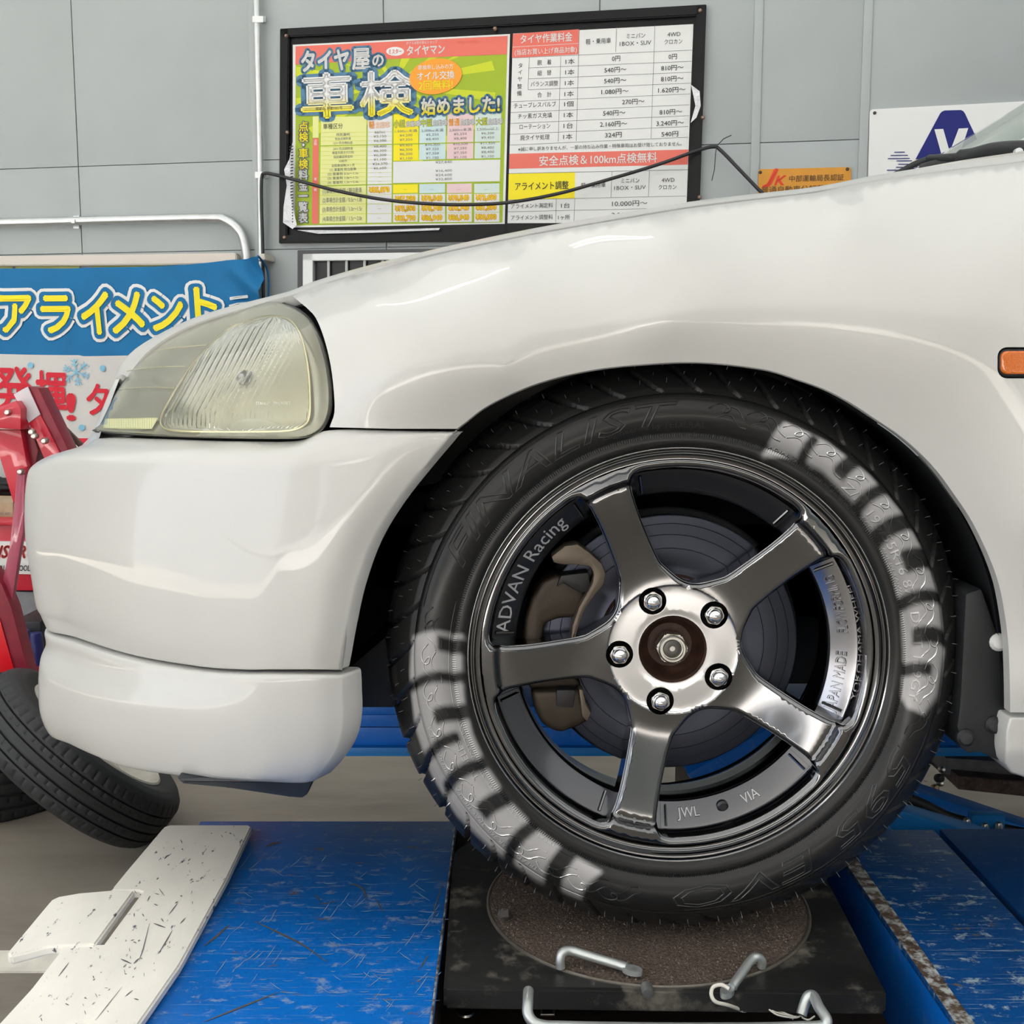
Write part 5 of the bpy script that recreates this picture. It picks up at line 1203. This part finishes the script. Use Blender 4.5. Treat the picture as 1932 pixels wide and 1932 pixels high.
lathe('disc_rim', [(.1845, -.012), (.1845, .0012), (.1825, .0022), (.1800, .0010), (.178, -.002)], 96, MD, mat('dull_rim', (.22, .20, .17), .4, .7, noise=.2, nscale=40), tt_)
m_grit = mat('grit', (.085, .062, .048), .8, noise=.6, nscale=300, bump=1.0, bscale=420, bdist=.004)
gd = lathe('grit_disc', [(.1802, .0), (.1800, .0024), (0, .0026)], 96, MD, m_grit, tt_)
random.seed(5); bm = bmesh.new()
for k in range(9000):   # grains standing on the disc
    a = random.uniform(0, 2*PI); r = .178*math.sqrt(random.random()); x, y = .155+r*math.cos(a), 1.222+r*math.sin(a)
    if y > 1.34: continue
    s = random.uniform(.0006, .0015); vs4 = [bm.verts.new((x+random.uniform(-s, s), y+random.uniform(-s, s), .3064+(s*.9 if j == 3 else 0))) for j in range(4)]
    for f in ((0, 1, 3), (1, 2, 3), (0, 2, 3)): bm.faces.new([vs4[j] for j in f])
o = part('grit_grains', bmto('grit_grains', bm), mat('grit_grain', (.16, .12, .10), .18, noise=.6, nscale=400), tt_); o['kind'] = 'stuff'
lathe('bearing_lug', [(0, .004), (.005, .0035), (.0062, 0), (.0062, -.01)], 20, Matrix.Translation(W(1222, 1872, 1.032)) @ Matrix.Rotation(PI/2, 4, 'X'), mat('grey_rail', (0, 0, 0)), tt_)
# locking pins, string
def zp(u, v, z): return WZ(u, v, z)
pa = thing('locking_pin', 'zinc locking pin lying across the near edge of the grit disc, left one', 'pin', zp(1130, 1820, .312))
tube('rod', cr([zp(1058,1826,.307), zp(1057,1810,.316), zp(1062,1797,.322), zp(1078,1794,.322), zp(1110,1803,.319), zp(1160,1818,.315), zp(1182,1825,.314)], 6), .0048, m_zinc, pa, 12)
def eye(cu, cv, z, ang, parent):
    c = Vector(zp(cu, cv, z)); bm = bmesh.new(); n = 20; o = []; i_ = []; 
    for zz in (.0028, -.0028):
        for k in range(n):
            t = 2*PI*k/n; x = math.cos(t)*(.0105); y = math.sin(t)*.0062; X = x*math.cos(ang)-y*math.sin(ang); Y = x*math.sin(ang)+y*math.cos(ang); o.append(bm.verts.new(c+Vector((X, Y, zz))))
            x = math.cos(t)*.0030+.003; y = math.sin(t)*.0028; X = x*math.cos(ang)-y*math.sin(ang); Y = x*math.sin(ang)+y*math.cos(ang); i_.append(bm.verts.new(c+Vector((X, Y, zz))))
    for k in range(n):
        k2 = (k+1) % n
        bm.faces.new((o[k], o[k2], i_[k2], i_[k])); bm.faces.new((o[n+k], o[n+k2], i_[n+k2], i_[n+k])); bm.faces.new((o[k], o[k2], o[n+k2], o[n+k])); bm.faces.new((i_[k], i_[k2], i_[n+k2], i_[n+k]))
    part('eye', auto(bmto('eye', bm), 40), m_zinc, parent)
eye(1193, 1831, .313, -.45, pa)
pb = thing('locking_pin', 'zinc locking pin with tied white string on front edge of turntable', 'pin', zp(1405, 1835, .312))
tube('rod', cr([zp(1437,1824,.308), zp(1437,1812,.316), zp(1428,1806,.321), zp(1417,1812,.320), zp(1398,1838,.316), zp(1388,1852,.314), zp(1382,1862,.312)], 6), .0046, m_zinc, pb, 12)
eye(1372, 1871, .310, 1.0, pb)
m_str = mat('white_string', (.62, .60, .54), .9)
st = thing('white_string', 'short frayed white string tied to the pin at turntable edge', 'string', zp(1400, 1895, .30))
tube('strand', cr([zp(1376,1866,.318), zp(1362,1858,.32), zp(1346,1862,.316), zp(1342,1876,.312), zp(1350,1890,.306), zp(1372,1896,.300), zp(1392,1903,.285), zp(1405,1907,.28), zp(1420,1898,.285), zp(1445,1893,.285)], 6), .0019, m_str, st, 8)
random.seed(9)
for k in range(5):
    tube('strand', cr([zp(1405, 1906, .283), zp(1430+k*3, 1893+k*2, .285), zp(1455+k*3, 1895+k*5, .283), zp(1475+k*6, 1908+k*3, .28), zp(1492+k*5, 1922+random.randint(-8, 4), .275)], 5), .0009, m_str, st, 5)
tube('strand', cr([zp(1515,1908,.276), zp(1512,1918,.275), zp(1525,1924,.275), zp(1537,1917,.277)], 4), .0009, m_str, st, 5)
# a crumb of rubber on the disc, and tread crumbs beside it
bm = bmesh.new(); bmesh.ops.create_icosphere(bm, subdivisions=2, radius=.007, matrix=Matrix.Translation(WZ(951, 1726, .312)))
for v in bm.verts: v.co += Vector([random.uniform(-.0018, .0018) for _ in range(3)])
cbm = link('rubber_crumb', auto(bmto('rubber_crumb', bm), 30), mat('crumb', (.06, .055, .05), .7)); tag(cbm, 'dark rubber crumb lying on the grit disc left of the tyre', 'crumb')
# white wheel stop with its tab
ws = thing('wheel_stop', 'white chipped steel stop plate with side tab on the blue platform', 'plate', (-.42, 1.2, .30))
m_ws = mat('chipped_white', (.84, .82, .76), .42, noise=.06, nscale=10, col2=(.10, .10, .14), c2scale=45, c2pos=(.625, .66), stretch=(2.2, .8, 1), bump=.1, bscale=80)
def zprism(name, uv, z, th, m, parent, bev=.003, warp=None):
    bm = bmesh.new(); f = bm.faces.new([bm.verts.new(WZ(u, v, z)) for u, v in uv])
    r = bmesh.ops.extrude_face_region(bm, geom=[f]); bmesh.ops.translate(bm, verts=[g for g in r['geom'] if isinstance(g, bmesh.types.BMVert)], vec=(0, 0, -th)); bmesh.ops.recalc_face_normals(bm, faces=bm.faces)
    if bev: bmesh.ops.bevel(bm, geom=list(bm.edges), offset=bev, segments=2, affect='EDGES')
    if warp:
        for v in bm.verts: v.co.z += warp(v.co)
    me = auto(bmto(name, bm), 40); return part(name, me, m, parent)
zprism('stop_plate', [(308,1560),(320,1556),(470,1556),(475,1560),(430,1655),(340,1820),(258,1938),(160,2100),(-120,2100),(-10,1938),(60,1862),(112,1795),(118,1784),(130,1781),(195,1781),(268,1682),(258,1679),(208,1679),(240,1640)], .312, .0105, m_ws, ws, .0022)
zprism('tab', [(210,1679),(255,1679),(180,1781),(90,1783),(20,1797),(13,1790),(16,1784),(95,1690),(110,1684),(150,1680)], .315, .0105, m_ws, ws, .0022, warp=lambda c: -.006*max(0, (-.47-c.x)/.07))
bm = bmesh.new()
for pts, w in (([(282,1742),(270,1790),(262,1812)], .9), ([(290,1742),(312,1750)], 1.2), ([(325,1755),(312,1778),(298,1800)], 1), ([(228,1809),(248,1818)], 1.2), ([(252,1818),(262,1808)], 1.2), ([(130,1816),(110,1842)], .9), ([(283,1690),(278,1700)], .9), ([(335,1704),(318,1726)], .8), ([(230,1862),(200,1900),(180,1925)], .6), ([(300,1676),(310,1690)], .7), ([(350,1732),(340,1742)], .9), ([(250,1868),(236,1880)], .8)): ribbon(bm, pts, w, .3125)
for _ in range(60):
    v = random.uniform(1570, 1920); t = (v-1556)/376; u = random.uniform(310-300*t+30, 465-215*t-14); a = random.uniform(0, 3); l = random.uniform(3, 9); ribbon(bm, [(u, v), (u+l*math.cos(a), v+l*math.sin(a))], random.uniform(.4, 1.0), .3125)
part('scratches', bmto('scratches', bm), mat('scratch_dark', (.12, .11, .13), .6), ws)['kind'] = 'stuff'
plate('slit_shade', -.424, -.415, 1.10, 1.27, .3, .3035, m_pit, ws, bev=0)  # dark strip that puts shade into the slit beside the tab
# far platform and arms of the lift
fl = thing('lift_platform', 'blue lift platform further away, seen below the bumper and through the wheel', 'car lift', (.6, 2.3, 0))
def fplate(name, y0, y1, z0, z1, m): return box(name, (1.0, (y0+y1)/2, (z0+z1)/2), (3.0, y1-y0, z1-z0), m, fl, bev=.002)
fplate('deck', 2.0, 2.6, .285, .30, m_blue2); fplate('upper_rail', 2.0, 2.02, .262, .285, m_blue2); fplate('slot', 2.006, 2.02, .2595, .262, m_pit)
fplate('lower_rail', 2.004, 2.02, .2245, .2595, m_blue2); fplate('flange', 1.992, 2.02, .208, .2245, mat('flange_blue', (.01, .19, .55), .35)); fplate('far_wall', 2.58, 2.6, .2, .285, m_blue2)
for x in (.45, 1.9): box('foot', (x, 2.35, .104+FL/2), (.14, .3, .208-FL), m_pit, fl)
prism('scissor_arm', [(1296,1461),(1433,1383),(1540,1330),(1660,1310),(1700,1360),(1560,1420),(1450,1480),(1322,1493)], 1.86, .07, m_blue2, fl, .004)
prism('scissor_arm', [(1600,1440),(1745,1497),(1940,1562),(2150,1632),(2150,1690),(1900,1604),(1735,1540),(1600,1490)], 1.72, .06, m_blue2, fl, .004)
tube('hydraulic_hose', cr([W(1640,1480,1.66), W(1735,1518,1.66), W(1800,1548,1.66), W(1932,1575,1.64)], 5), .011, m_plast, fl, 8)
prism('scissor_arm', [(1600,1500),(1724,1537),(1800,1560),(1900,1590),(1900,1640),(1600,1640)], 1.53, .05, mat('flange_blue', (0, 0, 0)), fl, .004)
for u, v in ((1824,1553),(1884,1560),(1858,1562)):
    lathe('bolt', [(0,.008),(.004,.007),(.006,.003),(.006,-.02)], 12, Matrix.Translation(W(u, v, 1.60)), m_steel, fl)
box('bracket', W(1860, 1552, 1.62), (.05, .02, .03), mat('flange_blue', (0, 0, 0)), fl, bev=.002)
pd = thing('rubber_pad', 'long brown ribbed rubber block beyond the lift, under the car sill', 'block', W(1900, 1490, 2.2))
prism('pad', [(1808,1464),(1932,1476),(2150,1496),(2150,1530),(1932,1503),(1808,1490)], 2.2, .2, mat('brown_rubber', (.075, .05, .042), .85, noise=.4, nscale=40, bump=1, bscale=90, bdist=.01), pd, .003)
prism('plate', [(1785,1430),(2150,1452),(2150,1480),(1932,1476),(1808,1464),(1785,1462)], 2.24, .25, mat('grey_frame', (.10, .10, .105), .5, noise=.3), pd, .003)
prism('plate', [(1782,1395),(1900,1430),(1900,1436),(1790,1434)], 2.3, .2, MATS['grey_frame'], pd, .003)
cl_ = thing('coupling', 'small brass and steel hose coupling right of the tyre on the floor', 'coupling', W(1775, 1478, 2.15))
for u, v, r_, m in ((1779,1452,6,m_steel),(1776,1478,6,m_steel),(1766,1486,7,mat('brass', (.35, .24, .16), .4, .8)),(1774,1468,9,m_plast)):
    lathe('fitting', [(0,r_*.0009),(r_*.0006,r_*.0008),(r_*.001,0),(r_*.001,-.012)], 12, Matrix.Translation(W(u, v, 2.15)) @ Vector((0,-1,.4)).to_track_quat('Z','Y').to_matrix().to_4x4(), m, cl_)
# ------------------------------------------------------------------ loose tyres on the floor
m_oldt = mat('worn_rubber', (.020, .021, .023), .62, noise=.2, nscale=6, bump=.2, bscale=40)
def loose_tyre(label, Cn, ax, R, wd, rim):
    ax = Vector(ax).normalized(); t = thing('tyre', label, 'tyre', Cn, 'loose tyres on the floor')
    M = Matrix.Translation(Cn) @ ax.to_track_quat('Z', 'Y').to_matrix().to_4x4(); prof = []
    n = 44; S = 360; rr = R*.66
    pr_ = [(rr, -.012), (rr+.006, -.001), (rr+.02, .004), (R-.045, .009), (R-.025, .004), (R-.012, -.006), (R-.005, -.018)]
    tr = [(R-.001*(abs(k-9)/3)**1.2, -.022-(wd-.044)*k/18) for k in range(19)]
    pr_ = pr_+tr+[(R-.005, -wd+.018), (R-.012, -wd+.006), (R-.025, -wd-.004), (R-.045, -wd-.009), (rr+.02, -wd-.004), (rr+.006, -wd+.001), (rr, -wd+.012)]
    fine_ = []
    for (r0, h0), (r1, h1) in zip(pr_[:-1], pr_[1:]): fine_ += [(r0+(r1-r0)*j/4, h0+(h1-h0)*j/4) for j in range(4)]
    fine_.append(pr_[-1]); gr = [.24, .40, .58, .76]
    vs = []; m_ = len(fine_)
    for k in range(S):
        t0 = 2*PI*k/S; ph = k % 6
        for r, h in fine_:
            f = (-h)/wd; d = 0
            if r > R-.02:
                if min(abs(f-g) for g in gr) < .017: d = .007
                elif ph == 0 and (.04 < f < .19 or .82 < f < .96): d = .003
                elif ph == 3 and (.25 < f < .33 or .60 < f < .69): d = .002
            vs.append(M @ Vector(((r-d)*math.cos(t0), (r-d)*math.sin(t0), h)))
    fs = [(k*m_+i, k*m_+i+1, ((k+1) % S)*m_+i+1, ((k+1) % S)*m_+i) for k in range(S) for i in range(m_-1)]
    me = mesh('carcass', vs, fs); bm = bmesh.new(); bm.from_mesh(me); bmesh.ops.recalc_face_normals(bm, faces=bm.faces); bm.to_mesh(me); bm.free(); auto(me, 40); part('carcass', me, m_oldt, t)
    if rim:
        rw = mat('white_rim', (.50, .48, .42), .45, noise=.15, nscale=20)
        w_ = lathe('rim', [(rr+.010,-.004),(rr+.009,.002),(rr+.004,.004),(rr-.004,0),(rr-.012,-.010),(rr-.020,-.035),(rr-.03,-.05),(rr-.06,-.045),(.06,-.035),(.035,-.03),(.03,-.045),(0,-.045)], 64, M, rw, t)
        for k in range(8):
            a = 2*PI*k/8; lathe('vent_hole', [(0,.001),(.013,.001),(.0145,-.001)], 14, M @ Matrix.Translation(((rr-.075)*math.cos(a), (rr-.075)*math.sin(a), -.0425)), m_gap, w_)
    return t
loose_tyre('worn tyre with white rim leaning under the front bumper', W(186, 1386, 2.42), (.64, .25, .727), .25, .125, True)
loose_tyre('dark worn tyre lying behind the leaning tyre at lower left', Vector((-1.34, 2.73, FL+.215)), (.16, -.05, .98), .285, .185, False)
# ------------------------------------------------------------------ red crane, tool chest and things at the left edge
m_red = mat('crane_red', (.52, .012, .035), .32, coat=.4, noise=.12, nscale=6); m_red2 = mat('crane_red_shaded', (.24, .012, .03), .4, noise=.1)  # the darker red puts side-face shade into the colour
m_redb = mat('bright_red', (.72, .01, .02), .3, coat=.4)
cn = thing('engine_crane', 'red folding engine crane with white-tipped arm at the left edge', 'crane', (W(20, 1320, 3.2).x, 3.2, FL))
Yc = 3.2
prism('arm', [(25,744),(52,729),(76,782),(110,848),(150,940),(120,950),(80,857),(54,798)], Yc-.06, .004, m_red, cn, .001)
prism('arm_tip', [(25.5,744),(52,729.5),(76,782),(54,798)], Yc-.064, .004, mat('tip_white', (.62, .58, .62), .4), cn, .001)
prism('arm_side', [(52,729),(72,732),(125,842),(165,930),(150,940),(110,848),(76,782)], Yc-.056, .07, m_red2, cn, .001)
prism('stay', [(79,758),(84,758),(112,795),(155,838),(200,880),(190,885),(142,838),(102,800)], Yc+.05, .015, mat('brown_stay', (.10, .055, .045), .5), cn, .001)
prism('head_block', [(-30,775),(0,767),(30,756),(40,771),(39,811),(0,808),(-30,806)], Yc-.1, .06, m_red, cn, .003)
prism('mast', [(-30,811),(39,811),(46,850),(52,880),(40,935),(25,950),(12,905),(0,865),(-30,800)], Yc-.07, .07, m_red, cn, .003)
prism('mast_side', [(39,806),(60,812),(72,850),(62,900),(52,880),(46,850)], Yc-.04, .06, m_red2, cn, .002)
prism('strut', [(32,888),(47,895),(44,1000),(34,1060),(22,1140),(14,1180),(2,1110),(18,1030),(26,960)], Yc-.1, .02, mat('strut_red', (.38, .05, .10), .3, coat=.5), cn, .002)
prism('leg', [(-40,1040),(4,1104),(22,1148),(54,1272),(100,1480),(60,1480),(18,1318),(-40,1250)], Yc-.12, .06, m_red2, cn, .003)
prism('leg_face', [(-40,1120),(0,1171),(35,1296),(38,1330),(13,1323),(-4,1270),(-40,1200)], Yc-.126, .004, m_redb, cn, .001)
box('foot_beam', (W(20, 1320, 3.2).x, 3.40, FL+.045), (.9, .1, .09), m_red, cn, bev=.005)
for u, v in ((15,778),(84,832),(39,890),(65,823),(60,815)):
    lathe('bolt', [(0,.010),(.006,.009),(.009,.004),(.009,-.01)], 14, Matrix.Translation(W(u, v, Yc-.105)) @ Matrix.Rotation(PI/2, 4, 'X'), m_steel, cn)
tc_ = thing('tool_chest', 'red tool chest with white sign behind the crane at left edge', 'tool chest', (W(20, 1100, 3.8).x, 3.9, FL))
Yt = 3.78
prism('cabinet', [(-200,985),(78,985),(80,1115),(-200,1110)], Yt, .4, m_red, tc_, .004)
prism('top_rim', [(-200,978),(79,980),(79,992),(-200,990)], Yt-.02, .44, mat('crane_red', (0, 0, 0)), tc_, .003)
prism('sign_plate', [(-200,1019),(72,1022),(72,1084),(-200,1078)], Yt-.006, .005, K_w, tc_, .001)
prism('base', [(-200,1112),(84,1117),(84,1168),(-200,1162)], Yt+.02, .36, mat('grey_drum', (.22, .23, .25), .5, noise=.1), tc_, .003)
prism('legs', [(-200,1255),(80,1258),(80,1275),(-200,1275)], Yt-.02, .40, m_red2, tc_, .003)
for u in (78, 10): prism('leg', [(u,1160),(u+5,1160),(u+5,1262),(u,1262)], Yt, .03, m_red2, tc_, .001)
ik = Ink(); ptext(ik, 'ISTRO', 34, 1041, 30, 78, P=lambda u, v: W(u, v, Yt-.008), ax=Vector((1, 0, 0)), nw=Vector((0, -1, 0)), bold=.05, shear=.4); ik.build('lettering', K_r, tc_)
ik = Ink(); ptext(ik, 'AUTO TOOLS', 30, 1072, 14, 62, P=lambda u, v: W(u, v, Yt-.008), ax=Vector((1, 0, 0)), nw=Vector((0, -1, 0)), bold=.02, shear=.2); ik.build('lettering', K_k, tc_)
cbx = thing('cardboard_box', 'brown cardboard box on the red tool chest behind the crane', 'box', W(0, 985, 3.82))
prism('box', [(-80,946),(24,948),(25,976),(-80,975)], 3.82, .2, mat('cardboard', (.42, .32, .21), .8, noise=.08), cbx, .002)
ik = Ink(); ptext(ik, 'tool set', 6, 968, 9, 26, P=lambda u, v: W(u, v, 3.815), ax=Vector((1, 0, 0)), nw=Vector((0, -1, 0))); ik.build('lettering', K_gy, cbx)
bg_ = thing('black_bag', 'black crumpled bag on the box at the left edge', 'bag', W(0, 946, 3.92))
bm = bmesh.new(); bmesh.ops.create_icosphere(bm, subdivisions=4, radius=1); c_ = W(-8, 918, 4.12)
for v in bm.verts:
    n = v.co.copy(); k = 1+.10*math.sin(7*n.x+3*n.z)+.07*math.sin(11*n.z+5*n.y); v.co = Vector((c_.x+n.x*.10*k, c_.y+n.y*.07*k, c_.z+n.z*.040*k))
part('sack', bmto('sack', bm), m_plast, bg_, smooth=True)
bk = thing('white_bucket', 'white bucket standing behind the crane, above the black bag', 'bucket', W(0, 900, 4.2))
lathe('pail', [(0,0),(.07,0),(.085,.12),(.088,.125),(.084,.125),(.066,.01)], 32, Matrix.Translation(W(2, 908, 4.25)), K_w, bk)
tube('handle', [W(2, 862, 4.25)+Vector((.085*math.cos(t), 0, .05*math.sin(t)-.0)) for t in [PI*k/10 for k in range(11)]], .002, m_steel, bk, 6)
jn = thing('dark_parts_bin', 'dark bin of parts on the floor under the tool chest', 'bin', W(60, 1250, 3.84))
prism('bin', [(20,1172),(76,1172),(78,1245),(16,1262)], 3.50, .2, mat('bin_black', (.015, .016, .02), .5, noise=.3), jn, .01)
for u, v in ((45,1205),(68,1210),(70,1225)):
    lathe('canister', [(0,.03),(.018,.028),(.02,.02),(.02,-.05),(0,-.05)], 20, Matrix.Translation(W(u, v, 3.46)), mat('navy_can', (.02, .025, .12), .3), jn)
# unseen ceiling tubes added to brighten the bay
for i, (x, y) in enumerate(((-.8, 3.3), (2.4, 3.1))):
    ft = thing('fill_lamp', ['unseen twin fluorescent fill lamp added near the wall, left', 'unseen twin fluorescent fill lamp added near the wall, right'][i], 'fill lamp', (x, y, CEIL-.06))
    box('housing', (x, y, CEIL-.03), (1.25, .16, .05), m_alu, ft, bev=.005)
    for dy in (-.045, .045): tube('tube', [(x-.58, y+dy, CEIL-.075), (x+.58, y+dy, CEIL-.075)], .014, mat('tube_glow', (1, .97, .9), .5, emit=9), ft, 10)
GR = {'locking_pin': 'locking pins of the turntable', 'fill_lamp': 'added fill lamps on the ceiling', 'house': 'houses across the street', 'lift_platform': 'two platforms of the lift'}
for o in list(C.objects):
    g = GR.get(o.name.split('.')[0])
    if g and not o.parent: o['group'] = g
for o in list(C.objects):
    if o.name.split('.')[0] in ('lettering', 'sidewall_lettering'): o['kind'] = 'stuff'
done()
